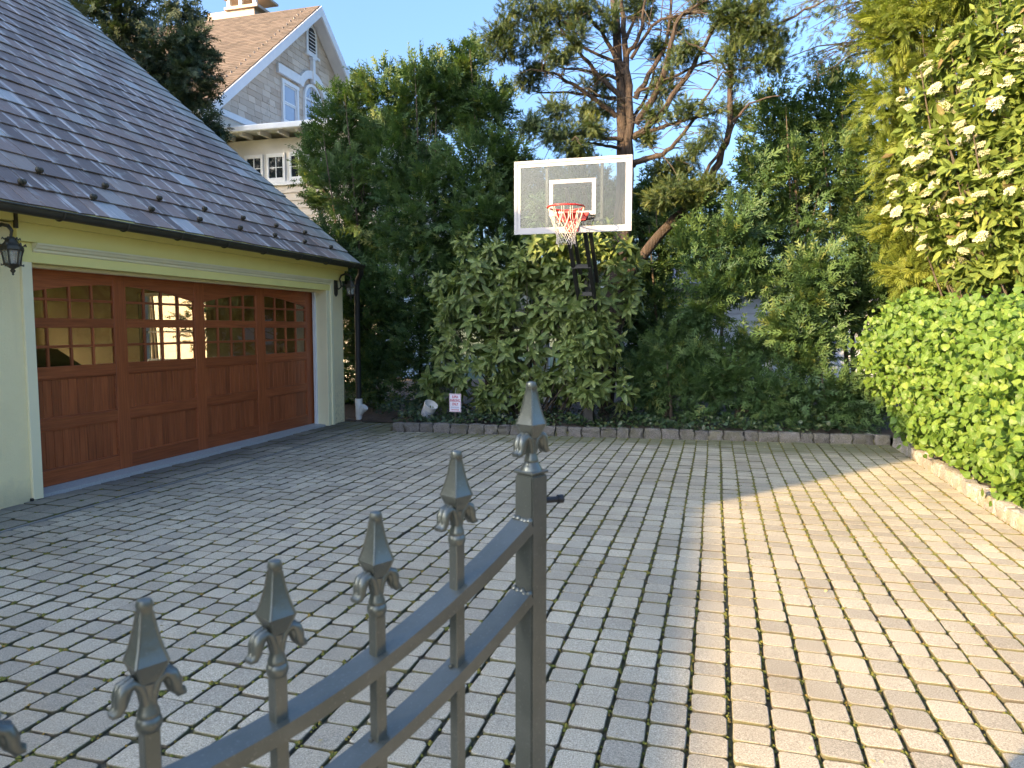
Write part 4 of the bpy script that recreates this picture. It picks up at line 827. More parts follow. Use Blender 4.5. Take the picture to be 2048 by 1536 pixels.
b = MB(); b.lathe([(.0185, 0), (.0175, .004), (.0145, .009), (.0125, .012)], (GP[0], GP[1], PT+.004), 14); b.build('finial_base', M['gate'], GT, smooth=True)
lp = Vector((GP[0], GP[1], 1.262)); ld = Vector((math.cos(math.radians(38)), math.sin(math.radians(38)), 0))
b = MB(); b.tube([lp+ld*.018, lp+ld*.052], .0052, 12); b.tube([lp+ld*.049, lp+ld*.058], .0075, 12); b.build('latch_pin', M['blackpipe'], GT, smooth=True)
# ------------------------------------------------------------------ vegetation
def diamond(p, q, w, zoff=0.0):
    p = np.array(p, float); q = np.array(q, float); d = q-p; s = np.array([-d[1], d[0], 0]); s = s/np.linalg.norm(s)*w/2; m = p+d*.45+np.array([0, 0, zoff]); return [p, m+s, q, m-s], [(0, 1, 2), (0, 2, 3)]
def spray(pairs, spread, w, droop, tipw=1.0):
    V, T = [], []
    def put(p, q, w_, z=0):
        v, t_ = diamond(p, q, w_, z); n = len(V); V.extend(v); T.extend([tuple(i+n for i in f) for f in t_])
    put((0, 0, 0), (0, 1, -droop), w*1.1)
    for k in range(pairs):
        y = .12+.68*k/max(1, pairs-1); L = (.52-.30*k/pairs)*tipw
        for sg in (-1, 1):
            a = math.radians(spread)*(1-.15*k/pairs); put((0, y, -droop*y*y), (sg*L*math.sin(a), y+L*math.cos(a), -droop*(y+L)**2-.06*L), w*(1-.25*k/pairs), .03)
    return np.array(V, float), np.array(T)
SPR_T = spray(3, 42, .15, .14); SPR_Y = spray(5, 60, .10, .05, .60); SPR_G = spray(4, 36, .11, .30)
def lobes_plumes(lobes, per_m2, up=.5, noise=.35, front=.75, fmin=.6):
    C_, D_, S_ = [], [], []
    for (u, v, y, ru, rv, rd) in lobes:
        c = aY(u, v, y); dist = (c-CAM)@fw; a = ru*dist/F_PX; b = rv*dist/F_PX; area = 4*math.pi*((a*b)**1.6/3+(a*rd)**1.6/3+(b*rd)**1.6/3)**(1/1.6)
        n = int(area*per_m2)+4; d = nrm(RNG.normal(size=(n, 3))); tocam = nrm((CAM-c)[None])[0]; tocam[2] = 0
        keep = (d@tocam > -.15) | (RNG.random(n) > front); d = d[keep]
        r = fmin+(1.03-fmin)*RNG.random(len(d))**.6; hx = np.array([rt[0], rt[1], 0]); hy = np.array([-rt[1], rt[0], 0])
        P = c + (hx*(d[:, :1]*a) + hy*(d[:, 1:2]*rd) + np.array([0, 0, 1])*(d[:, 2:]*b))*r[:, None]
        o = nrm(hx*(d[:, :1]/a) + hy*(d[:, 1:2]/rd) + np.array([0, 0, 1])*(d[:, 2:]/b)); D = nrm(o + np.array([0, 0, up]) + RNG.normal(size=o.shape)*noise)
        C_.append(P); D_.append(D); S_.append(np.full(len(P), 1.0))
    return np.concatenate(C_), np.concatenate(D_)
def plume_sprays(C_, D_, n, size, L=.32, w=.13, spread=.8, grav=-.15, flat=.0, fan=False):
    k = len(C_); t_ = RNG.random((k, n)); s = RNG.uniform(.7, 1.4, (k, 1))
    perp = RNG.normal(size=(k, n, 3)); perp -= (perp*D_[:, None]).sum(-1, keepdims=True)*D_[:, None]
    if flat: perp[..., 2] *= (1-flat)
    perp = nrm(perp); rad = RNG.random((k, n))**.7; tone0 = RNG.random((k, 1))
    if fan:   # a planar fan of sprays, as on arborvitae
        fn = nrm(np.cross(D_, RNG.normal(size=D_.shape)*[1, 1, .5])); sd = np.cross(D_, fn); sg = RNG.uniform(-1, 1, (k, n))
        perp = sd[:, None]*sg[..., None] + fn[:, None]*(RNG.normal(size=(k, n))*.16)[..., None]; rad = np.ones((k, n))
        nn = fn[:, None] + RNG.normal(size=(k, n, 3))*.28
    else: nn = RNG.normal(size=(k, n, 3))*.6 + np.array([0, -.25, .6])*(1 if not flat else 2.2)
    pos = C_[:, None] + D_[:, None]*((t_-.75)*L*s)[..., None] + perp*(rad*w*s*(1.15-.75*t_))[..., None]
    d = nrm(D_[:, None]*.9 + perp*spread*(1-.4*t_)[..., None] + RNG.normal(size=(k, n, 3))*(.12 if fan else .22) + np.array([0, 0, grav]))
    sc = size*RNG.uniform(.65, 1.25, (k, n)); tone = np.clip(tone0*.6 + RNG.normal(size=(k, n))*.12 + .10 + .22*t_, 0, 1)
    return pos.reshape(-1, 3), d.reshape(-1, 3), nn.reshape(-1, 3), sc.ravel(), tone.ravel()
def foliage(parent, nm, mat, tmpl, pos, d, nn, sc, tone):
    V, T, A, _ = instance(tmpl[0], tmpl[1], pos, frames(d, nn), sc, tone); o = pos.mean(0)
    ob = link(nm, rawmesh(nm, V-o, T, mat, A), parent, o); tag(ob, kind='stuff'); return ob
def branches(parent, base, C_, D_, n, r0=.02, mat='bark_dark', nm='branches'):
    m = MB(); idx = RNG.choice(len(C_), min(n, len(C_)), replace=False)
    for i in idx:
        p = C_[i]; h = base[2]+max(.2, (p[2]-base[2])*.72); a = np.array([base[0]+(p[0]-base[0])*.12, base[1]+(p[1]-base[1])*.12, h]); mid = (a+p)/2+np.array([0, 0, -.05]); m.tube([a, mid, p-D_[i]*.05], [r0, r0*.6, r0*.25], 5, cap=False)
    ob = m.build(nm, M[mat], parent); ob['kind'] = 'stuff'; return ob
def thuja(nm, lab, cat, base_uvY, top_uv, lobes, per=16.0, nspr=10, size=.19, mat='thuja', tmpl=None, stems=2, r=.035, core=15, grp=None, **kw):
    y = base_uvY[2]; bp = aY(base_uvY[0], base_uvY[1], y); bp[2] = .05; tp = aY(top_uv[0], top_uv[1], y); T_ = empty(nm, tuple(bp), lab, cat, grp)
    m = MB()
    for k in range(stems):
        o = np.array([rnd.uniform(-.18, .18), rnd.uniform(-.1, .1), 0]) if k else np.zeros(3); e = tp + o*2.5; e[2] = tp[2]*(1-.12*k)
        P = [bp+o+(e-bp-o)*s + np.array([.05*math.sin(3*s+k), .04*math.sin(4*s+2*k), 0]) for s in (0, .15, .35, .6, .85, 1)]; P[0][2] = -.05; m.tube(P, [r*q for q in (1.2, 1, .85, .6, .35, .12)], 8)
    m.build('trunk', M['bark_dark'], T_, smooth=True)
    lp = {k_: kw.pop(k_) for k_ in ('up', 'noise', 'front', 'fmin') if k_ in kw}
    lc = dict(lp); lc['fmin'] = .2; lobes_in = [(u, v, y_, ru*.78, rv*.78, rd*.78) for u, v, y_, ru, rv, rd in lobes]; Ci, Di = lobes_plumes(lobes_in, core, **lc); branches(T_, bp, Ci, Di, 26, .012)
    lp.setdefault('fmin', .8); C_, D_ = lobes_plumes(lobes, per, **lp)
    A_ = plume_sprays(C_, D_, nspr, size, fan=True, L=.42, w=.17, **kw); B_ = plume_sprays(Ci, Di, 16, .17, **kw)
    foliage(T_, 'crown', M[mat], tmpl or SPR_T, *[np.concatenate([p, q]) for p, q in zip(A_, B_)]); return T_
G_L = 'tall arborvitae trees behind the shrub'; G_R = 'arborvitae trees on the right of the hoop'
thuja('arborvitae_tree', 'dark green arborvitae beside the garage downspout', 'tree', (735, 800, 12.1), (690, 190, 12.5),
      [(640, 340, 12.9, 48, 80, .6), (690, 260, 12.8, 60, 85, .6), (705, 400, 12.6, 85, 100, .7), (700, 520, 12.3, 80, 100, .7), (745, 640, 12.0, 62, 110, .6), (755, 740, 11.8, 55, 75, .5), (715, 600, 12.3, 32, 120, .5), (712, 740, 12.3, 30, 70, .5)], grp=G_L)
thuja('arborvitae_tree', 'dense arborvitae, its crown topmost between gable and backboard', 'tree', (840, 800, 12.3), (830, 130, 12.6),
      [(770, 215, 12.8, 70, 75, .6), (850, 190, 12.8, 75, 75, .6), (800, 320, 12.6, 90, 85, .7), (850, 430, 12.4, 100, 110, .8), (830, 570, 12.2, 95, 110, .7), (840, 700, 12.0, 75, 95, .6)], grp=G_L)
thuja('arborvitae_tree', 'arborvitae with wispy top directly left of the backboard', 'tree', (975, 800, 12.6), (940, 100, 12.8),
      [(930, 130, 12.9, 32, 45, .4), (910, 200, 12.9, 70, 70, .6), (980, 230, 12.9, 55, 60, .5), (960, 340, 12.6, 85, 80, .7), (1010, 330, 12.7, 45, 60, .5), (960, 460, 12.4, 85, 95, .7), (930, 580, 12.3, 75, 90, .6), (1040, 420, 12.9, 70, 90, .6), (1110, 400, 13.2, 70, 75, .5), (1160, 380, 13.3, 60, 60, .5), (1150, 450, 13.1, 80, 70, .5), (1080, 520, 12.8, 80, 80, .5), (1140, 580, 12.9, 70, 90, .5)], grp=G_L)
thuja('arborvitae_tree', 'shaded arborvitae between the brown trunk and lit foliage', 'tree', (1320, 800, 12.9), (1310, 400, 13),
      [(1330, 480, 13.2, 50, 75, .6), (1300, 600, 12.9, 60, 90, .6), (1340, 690, 12.6, 65, 70, .6), (1290, 720, 12.5, 55, 60, .5), (1290, 420, 13.6, 55, 60, .5), (1250, 500, 13.4, 50, 90, .5), (1200, 420, 13.7, 60, 70, .5), (1340, 400, 13.7, 50, 50, .5), (1240, 640, 13.2, 60, 80, .5)], grp=G_R)
thuja('arborvitae_tree', 'sunlit arborvitae right of the leaning trunk', 'tree', (1430, 800, 12.2), (1450, 420, 12.3),
      [(1390, 500, 11.6, 45, 50, .4), (1460, 460, 11.6, 60, 55, .45), (1430, 560, 11.4, 60, 50, .4), (1410, 620, 11.3, 42, 40, .35), (1495, 540, 11.5, 50, 55, .4), (1500, 380, 12.2, 60, 70, .5), (1400, 430, 11.9, 45, 45, .4)], grp=G_R, per=16)
thuja('arborvitae_tree', 'broad arborvitae with sunny lower plumes, centre right', 'tree', (1590, 800, 12.2), (1570, 210, 12.8),
      [(1550, 260, 12.9, 65, 85, .6), (1590, 370, 12.7, 80, 90, .7), (1560, 480, 12.4, 75, 80, .6), (1590, 570, 11.6, 80, 60, .5), (1640, 540, 11.6, 55, 60, .45), (1570, 660, 11.5, 60, 55, .45), (1630, 660, 11.5, 55, 55, .4), (1610, 710, 11.4, 45, 40, .35)], grp=G_R, per=16)
thuja('arborvitae_tree', 'darker arborvitae beside the golden cypress', 'tree', (1710, 800, 12.6), (1680, 190, 13),
      [(1660, 240, 13.1, 70, 90, .6), (1700, 360, 12.9, 70, 100, .7), (1720, 480, 12.7, 70, 90, .6), (1700, 590, 12.4, 65, 80, .6), (1760, 560, 12.4, 50, 90, .5)], grp=G_R, per=16)
thuja('hedge_shrub', 'low dark evergreen shrub right of the brown trunk', 'shrub', (1330, 840, 11.3), (1330, 700, 11.3), [(1300, 760, 11.4, 55, 65, .4), (1370, 760, 11.4, 70, 70, .45), (1340, 700, 11.6, 60, 45, .4)], per=22, nspr=10, size=.16, stems=2, r=.03, grp='low shrubs along the back kerb', up=.1, grav=-.1)
thuja('hedge_shrub', 'low dark evergreen shrub, middle of the three by the kerb', 'shrub', (1470, 840, 11.2), (1470, 720, 11.2), [(1450, 770, 11.2, 75, 65, .45), (1530, 790, 11.2, 70, 55, .4), (1480, 700, 11.5, 65, 38, .4)], per=22, nspr=10, size=.16, stems=2, r=.03, grp='low shrubs along the back kerb', up=.1, grav=-.1)
thuja('hedge_shrub', 'low dark evergreen shrub next to the bright hedge', 'shrub', (1640, 840, 11.2), (1640, 740, 11.2), [(1610, 795, 11.2, 70, 55, .4), (1690, 800, 11.2, 65, 55, .4), (1740, 760, 11.4, 50, 60, .4)], per=22, nspr=10, size=.16, stems=2, r=.03, grp='low shrubs along the back kerb', up=.1, grav=-.1)
# conifer above the garage roof
thuja('hemlock_tree', 'dark conifer rising behind the garage roof', 'tree', (300, 500, 14.0), (240, -120, 14.0),
      [(230, 30, 14.0, 75, 60, .8), (330, 120, 13.9, 60, 70, .7), (385, 150, 13.8, 48, 70, .6), (300, 190, 13.8, 70, 55, .7), (380, 90, 13.9, 30, 50, .5), (250, 110, 13.9, 60, 60, .7), (430, 260, 13.7, 25, 30, .4), (360, 20, 14, 40, 25, .5), (150, -40, 14, 90, 70, .8), (340, 215, 13.8, 55, 40, .6)], per=12, nspr=11, size=.19, mat='hemlock', up=.1, grav=-.25)
# golden cypress at the right
thuja('golden_cypress', 'yellow green feathery cypress behind the flowering shrub', 'tree', (1850, 700, 11.6), (1850, -60, 11.6),
      [(1790, 90, 11.8, 60, 70, .6), (1850, 20, 11.7, 90, 70, .7), (1770, 210, 11.6, 50, 80, .5), (1790, 330, 11.4, 55, 80, .5), (1800, 440, 11.2, 50, 80, .5), (1840, 540, 11.0, 50, 60, .45), (1760, 20, 12.0, 40, 40, .4), (1950, 10, 11.5, 90, 60, .7), (1880, 200, 11.7, 70, 120, .6)], per=18, nspr=12, size=.17, mat='gold', tmpl=SPR_G, up=-.05, grav=-.25, spread=.7)
thuja('side_yard_shrub', 'leafy shrub seen through the garage side window', 'shrub', (410, 800, 12.3), (410, 560, 12.3), [(395, 640, 12.4, 40, 70, .4), (440, 640, 12.4, 40, 60, .4)], per=6, nspr=8, size=.16, core=2, stems=3, r=.03)
# a tree left of the picture that shades the neighbour's wing
def shade_tree():
    T_ = empty('maple_tree', (-19, 9.6, 0), 'leafy tree beyond the garage, left of the view', 'tree')
    m = MB(); m.tube([(-19, 9.6, -.1), (-19, 9.6, 4), (-18.8, 9.7, 9)], [.28, .22, .06], 10); m.build('trunk', M['bark'], T_, smooth=True)
    n = 2600; d = nrm(RNG.normal(size=(n, 3))); C_ = np.array([-18.9, 9.6, 8.6]) + d*np.array([3.2, 2.8, 2.4])*(.5+.5*RNG.random((n, 1))); foliage(T_, 'crown', M['thuja'], SPR_T, *plume_sprays(C_, nrm(d+RNG.normal(size=d.shape)*.4), 9, .24))
shade_tree()
# ---- big old yew with many limbs
YW = empty('yew_tree', tuple(aY(1215, 830, 12.3)*[1, 1, 0]), 'tall brown-trunked evergreen with many bare limbs behind the hoop', 'tree')
Z8 = lambda x, y: (900+.390625*x, .390625*y)
def limb(pts, r0, r1, y0, y1, zoom=True, n=8, nm='limb', mat='bark'):
    P = []; k = len(pts)
    for i, p in enumerate(pts): u, v = Z8(*p) if zoom else p; P.append(aY(u, v, y0+(y1-y0)*i/(k-1)))
    # smooth by Catmull-Rom
    Q = []; P = [P[0]] + P + [P[-1]]
    for i in range(1, len(P)-2):
        for t_ in (0, .25, .5, .75): Q.append(.5*((2*P[i]) + (P[i+1]-P[i-1])*t_ + (2*P[i-1]-5*P[i]+4*P[i+1]-P[i+2])*t_**2 + (3*P[i]-P[i-1]-3*P[i+1]+P[i+2])*t_**3))
    Q.append(P[-2]); Q = [q + RNG.normal(size=3)*.012 for q in Q]; m = MB(); m.tube(Q, [r0+(r1-r0)*i/(len(Q)-1) for i in range(len(Q))], n); o = m.build(nm, M[mat], YW, smooth=True); return Q
limb([(1212, 840), (1222, 640), (1236, 480), (1245, 380), (1243, 300), (1240, 156), (1230, 0), (1222, -160)], .15, .05, 12.3, 12.5, False, 12, 'trunk')
limb([(1228, 700), (1244, 520), (1256, 400), (1258, 305), (1259, 195), (1252, 117), (1247, 60), (1238, -40)], .10, .035, 12.25, 12.4, False, 10, 'trunk')
LQ = []
for pts, r0, y1 in [([(940,700),(1030,640),(1180,440),(1300,230),(1400,60),(1440,-60)], .075, 11.6), ([(950,640),(1060,460),(1130,230),(1170,100),(1300,0),(1380,-60)], .075, 11.9), ([(945,500),(1050,330),(1110,220),(1135,0),(1140,-120)], .06, 12.6),
    ([(930,840),(1060,800),(1160,730),(1280,560),(1390,370)], .065, 11.5), ([(960,690),(1120,640),(1250,600),(1390,560)], .045, 11.3), ([(900,510),(790,420),(700,310),(640,240),(560,150)], .06, 11.6), ([(850,590),(700,480),(560,390),(470,360)], .055, 11.4),
    ([(850,500),(650,480),(420,470)], .045, 12.8), ([(860,400),(650,360),(450,330)], .04, 13.2), ([(890,380),(800,200),(700,60),(640,-60)], .055, 12.2), ([(910,280),(970,180),(1000,0),(1010,-100)], .05, 12.0), ([(880,720),(700,690),(520,690),(380,640)], .05, 11.6),
    ([(870,760),(760,740),(620,720)], .04, 11.3), ([(930,620),(1000,500),(1060,300),(1080,120)], .04, 12.9), ([(900,200),(960,60),(980,-60)], .04, 12.9), ([(860,160),(780,60),(700,-60)], .04, 12.6), ([(940,480),(1130,400),(1340,310),(1560,320)], .035, 12.0), ([(930,300),(1040,130),(1220,70),(1390,60)], .04, 12.0), ([(900,330),(760,280),(600,190),(400,100)], .04, 11.9)]:
    LQ.append(limb(pts, r0*.8, .010, 12.35, y1))
# leaning second stem
L1 = limb([(1235, 590), (1266, 534), (1302, 491), (1337, 452), (1387, 398), (1419, 359), (1442, 312), (1459, 250), (1461, 120), (1463, 40)], .10, .03, 12.2, 11.6, False, 10, 'leaning_stem')
limb([(1400, 372), (1420, 330), (1450, 285), (1475, 240)], .035, .012, 11.75, 11.6, False); limb([(1459, 250), (1500, 210), (1560, 190)], .025, .008, 11.6, 11.4, False); limb([(1460, 140), (1420, 110), (1370, 80)], .02, .008, 11.6, 11.5, False)
limb([(1460, 90), (1530, 60), (1610, 20), (1680, -10)], .03, .008, 11.6, 11.2, False)
tw = MB()
for Q in LQ:
    for q in Q[3:]:
        for k in range(2):
            d = RNG.normal(size=3)*[1, .8, .35]; d = d/np.linalg.norm(d)*RNG.uniform(.3, .8); tw.tube([q, q+d*.5+[0, 0, .04], q+d+[0, 0, -.03]], [.009, .006, .003], 4, cap=False)
tw.build('twigs', M['bark_dark'], YW)
def zl(x, y, Y, rx_, ry_, rd): u, v = Z8(x, y); return (u, v, Y, rx_*.39, ry_*.39, rd)
pads = [zl(240,190,11.6,110,45,.45), zl(330,110,11.8,110,55,.5), zl(420,30,11.9,130,50,.5), zl(560,90,11.9,120,60,.5), zl(300,270,11.7,110,40,.45), zl(440,200,11.9,110,55,.5), zl(560,300,11.5,90,40,.4), zl(440,370,12.3,90,35,.45), zl(400,430,12.6,70,25,.4), zl(680,50,12,110,50,.5), zl(640,190,11.6,70,60,.4), zl(820,110,12,60,45,.4),
    zl(560,560,11.8,100,45,.4), zl(420,640,11.6,80,40,.45), zl(560,680,11.5,130,50,.5), zl(720,660,11.6,90,60,.45), zl(640,760,11.5,110,35,.45), zl(800,560,12.6,60,40,.4), zl(740,440,12.6,90,30,.4),
    zl(1060,250,12.6,60,35,.35), zl(1180,290,11.9,80,30,.35), zl(1230,240,11.8,50,30,.3), zl(1090,470,12.4,80,45,.4), zl(1180,570,11.6,90,35,.4), zl(1040,600,12.3,60,40,.4), zl(1330,560,11.3,50,16,.25), zl(1100,380,12.6,50,25,.3),
    zl(1380,110,11.6,60,35,.35), zl(1480,130,11.5,90,45,.45), zl(1600,150,11.4,110,45,.45), zl(1420,60,11.5,90,45,.4), zl(1560,40,11.4,130,45,.5), zl(1440,310,11.5,80,30,.35), zl(1480,230,11.5,90,30,.35), zl(1600,330,11.6,110,60,.5), zl(1680,240,11.5,80,50,.4), zl(1460,410,11.6,50,25,.3), zl(1470,560,11.8,50,50,.35),
    zl(1250,760,11.6,60,40,.35), zl(1340,690,11.6,50,40,.3), zl(1190,840,12.5,80,35,.4), zl(1080,870,12.6,70,40,.4), zl(1000,720,12.5,60,35,.4), zl(1280,20,12.2,70,30,.4), zl(1000,60,12.6,70,35,.4), zl(940,20,12.6,60,30,.4), zl(1150,150,12.8,50,40,.4), zl(700,580,12.4,70,35,.4),
    zl(1150,960,11.6,110,38,.45), zl(1240,1000,11.6,120,45,.45), zl(1060,1020,11.5,80,35,.4), zl(1330,940,11.6,80,40,.4)]
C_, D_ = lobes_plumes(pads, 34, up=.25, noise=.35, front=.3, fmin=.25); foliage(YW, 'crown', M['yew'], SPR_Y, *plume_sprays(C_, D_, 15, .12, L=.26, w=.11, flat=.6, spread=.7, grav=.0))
# ---- thin hanging branches at top right
OB = empty('overhanging_hemlock', tuple(aY(1640, 300, 11)*[1, 1, 0]), 'fine bare drooping branches at the upper right against the sky', 'tree')
m = MB(); tips = []
m.tube([aY(1760, 900, 13.4), aY(1790, 400, 13.4), aY(1800, 0, 13.4), aY(1800, -200, 13.4)], [.12, .1, .08, .05], 8)
for k in range(26):
    u0 = rnd.uniform(1740, 1800); v0 = rnd.uniform(-120, 130); u1 = u0-rnd.uniform(80, 230); v1 = v0+rnd.uniform(10, 90); y_ = rnd.uniform(11.2, 12.6); a = aY(u0, v0, 13); b_ = aY(u1, v1, y_); mid = (a+b_)/2+[0, 0, .12]
    m.tube([aY(1800, v0-20, 13.4), a, mid, b_], [.03, .018, .010, .003], 5, cap=False)
    for q in range(9):
        s = rnd.uniform(.2, 1); p = a*(1-s)+b_*s+[0, 0, .1*s*(1-s)]; e = p+RNG.normal(size=3)*[.18, .15, .10]+[-.12, 0, -.10]; m.tube([p, (p+e)/2+[0, 0, .03], e], [.005, .0035, .002], 4, cap=False); tips.append(e)
m.build('trunk', M['bark_dark'], OB)
tips = np.array(tips); sel = tips[RNG.random(len(tips)) < .55]; foliage(OB, 'crown', M['yew'], SPR_G, *plume_sprays(sel, nrm(RNG.normal(size=sel.shape)*.4+[-.5, 0, -.4]), 7, .12, L=.2, w=.08))
# ---- broad-leaved shrubs
def leaf_tmpl(wmax, curl, fold, n=5, heart=0.0, tip=1.0):
    V, T, uv = [], [], []
    for i in range(n+1):
        y = i/n; w = wmax*(math.sin(math.pi*min(1, y**(.75 if not heart else .66)))**.85)*(1 if i else .05)+.004; z = -curl*y*y
        if i == n: w = .004
        for x in (-1, 0, 1): V.append((x*w, y-(heart*.10 if (i == 1 and x) else 0), z+fold*abs(x)*w)); uv.append((x, y))
    for i in range(n):
        for k in range(2): a = i*3+k; T += [(a, a+1, a+4), (a, a+4, a+3)]
    return np.array(V), np.array(T), np.array(uv)
def leaf_shrub(root, nm, key, tm, pos, d, nn, sc, tone, top=300):
    toc = nrm(CAM-pos); ctr = pos.mean(0); fr = frames(d, nn); faceon = np.abs((fr[:, :, 2]*toc).sum(1)); depth = ((pos-CAM)**2).sum(1)**.5
    q = (pos-CAM); dd = q@fw; U = 1024+F_PX*(q@rt)/dd; Vv = 768-F_PX*(q@upv)/dd; ok = (U > 0) & (U < 2048) & (Vv > 0) & (Vv < 1536)
    # keep only leaves with nothing in front in their own cell
    cell = {}
    for i in np.argsort(depth):
        if not ok[i]: continue
        c_ = (int(U[i]//14), int(Vv[i]//14))
        if c_ not in cell: cell[c_] = i
    fr_i = np.array(list(cell.values())); score = sc[fr_i]*(.3+faceon[fr_i])/depth[fr_i]; pick = fr_i[np.argsort(-score)[:top]]; mask = np.ones(len(pos), bool); mask[pick] = False
    me = rawmesh('leaf', tm[0], tm[1], M[key+'_o'], uv=tm[2], smooth=True)
    for i in pick:
        o = bpy.data.objects.new('leaf', me); COL.objects.link(o); o.parent = root; m4 = Matrix(np.vstack([np.hstack([fr[i]*sc[i], (pos[i]-np.array(WORLD[root.name]))[:, None]]), [0, 0, 0, 1]]).tolist()); o.matrix_local = m4
    V, T, A, uv = instance(tm[0], tm[1], pos[mask], fr[mask], sc[mask], tone[mask], tm[2]); o = pos.mean(0); ob = link(nm, rawmesh(nm, V-o, T, M[key], A, uv, True), root, o); tag(ob, kind='stuff')
def stems(root, base, C_, n, r0, nm='stems'):
    m = MB(); idx = RNG.choice(len(C_), min(n, len(C_)), replace=False)
    for i in idx:
        p = C_[i]; b_ = np.array([base[0]+(p[0]-base[0])*.25+rnd.gauss(0, .12), base[1]+(p[1]-base[1])*.3, 0.0]); mid = b_*.45+p*.55+[rnd.gauss(0, .06), rnd.gauss(0, .06), 0]; m.tube([b_, mid, p], [r0, r0*.65, r0*.3], 6, cap=False)
    m.build(nm, M['bark_dark'], root)
# aucuba
AUC = empty('spotted_laurel', tuple(aY(1060, 830, 10.9)*[1, 1, 0]), 'big leafy shrub with glossy speckled leaves below the backboard', 'shrub')
lb = [(1150, 610, 10.45, 40, 45, .18), (1190, 690, 10.4, 40, 45, .18), (1140, 720, 10.4, 40, 40, .18), (1200, 600, 10.6, 35, 40, .2), (1180, 770, 10.4, 40, 32, .18), (1000, 590, 11.0, 95, 65, .4), (950, 640, 10.9, 85, 70, .4), (1060, 610, 10.9, 90, 75, .45), (970, 720, 10.8, 90, 70, .4), (1080, 700, 10.75, 115, 80, .45), (1140, 620, 10.8, 55, 70, .35), (1090, 500, 11.0, 50, 42, .3), (1060, 540, 11.0, 45, 40, .3), (940, 495, 11.2, 22, 35, .2), (890, 590, 11.1, 28, 50, .25), (1235, 530, 11.1, 45, 55, .35), (1200, 490, 11.1, 40, 40, .3), (1180, 690, 10.7, 60, 60, .3), (1220, 780, 10.7, 45, 32, .25), (1100, 770, 10.7, 85, 32, .3), (1000, 790, 10.7, 70, 30, .3), (890, 770, 10.75, 45, 38, .25), (870, 730, 10.9, 25, 45, .2), (1080, 410, 11.6, 18, 25, .2), (1080, 440, 11.5, 20, 25, .2), (1000, 530, 11.0, 75, 40, .3), (1120, 530, 10.8, 50, 50, .3), (1150, 560, 10.7, 40, 50, .25), (960, 560, 11.0, 60, 40, .3), (1250, 600, 11.0, 30, 40, .25)]
C_, D_ = lobes_plumes(lb, 19, up=.25, noise=.4, front=.85, fmin=.6); k = len(C_); nl = 9
# rosettes of leaves round each shoot tip
a = (np.arange(nl)*2.399)[None] + RNG.uniform(0, 6.28, (k, 1)); e = nrm(np.cross(D_, RNG.normal(size=D_.shape))); f = np.cross(D_, e); tilt = np.linspace(.35, 1.45, nl)[None] + RNG.normal(size=(k, nl))*.15
rad_ = e[:, None]*np.cos(a)[..., None] + f[:, None]*np.sin(a)[..., None]; dl = nrm(D_[:, None]*np.cos(tilt)[..., None] + rad_*np.sin(tilt)[..., None] + np.array([0, 0, -.42])); nnl = D_[:, None] - rad_*.15 + np.zeros_like(dl); pl_ = C_[:, None] + D_[:, None]*((.05-np.linspace(0, .1, nl))[None, :, None])
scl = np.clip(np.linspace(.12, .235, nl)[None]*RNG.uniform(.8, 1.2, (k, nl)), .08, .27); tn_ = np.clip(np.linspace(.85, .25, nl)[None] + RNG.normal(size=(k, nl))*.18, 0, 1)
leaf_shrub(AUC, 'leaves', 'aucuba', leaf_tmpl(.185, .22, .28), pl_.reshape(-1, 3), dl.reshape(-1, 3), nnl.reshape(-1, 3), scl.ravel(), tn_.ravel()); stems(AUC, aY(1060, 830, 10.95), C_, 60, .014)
# climbing hydrangea hedge
HYD = empty('hydrangea_hedge', (3.0, 8.0, .1), 'bright yellow green round-leaved hedge along the right kerb', 'hedge')
lb = [(1800, 700, 10.3, 75, 75, .5), (1840, 680, 9.8, 95, 70, .7), (1835, 780, 9.9, 70, 65, .5), (1910, 700, 9.2, 105, 95, .7), (1905, 810, 8.9, 80, 75, .6), (2000, 700, 8.3, 120, 110, .8), (1980, 820, 8.0, 100, 95, .7), (2070, 760, 7.5, 110, 140, .7), (2055, 900, 7.0, 70, 75, .5), (1975, 905, 7.8, 50, 45, .4), (2040, 970, 6.8, 35, 40, .3), (1850, 850, 9.4, 45, 30, .35), (1905, 880, 8.5, 40, 32, .35), (2120, 800, 6.6, 120, 190, .7), (1840, 620, 10.1, 50, 35, .4)]
C_, D_ = lobes_plumes(lb, 165, up=.2, noise=.5, front=.8, fmin=.72); nl = 4; k = len(C_); pos = (C_[:, None] + RNG.normal(size=(k, nl, 3))*.06).reshape(-1, 3); n = len(pos)
toS = np.array([-.1, -.85, .55]); nn = nrm(np.repeat(D_, nl, 0)*.7 + toS*.7 + RNG.normal(size=(n, 3))*.45); d = nrm(np.cross(nn, RNG.normal(size=(n, 3))) + np.array([0, 0, -.7])); sc = RNG.uniform(.045, .088, n)
leaf_shrub(HYD, 'leaves', 'hydrangea', leaf_tmpl(.43, .16, .16, 6, 1.0), pos, d, nn, sc, np.clip(RNG.normal(size=n)*.22+.5, 0, 1)); stems(HYD, np.array([3.0, 8.0, 0]), C_, 70, .012)
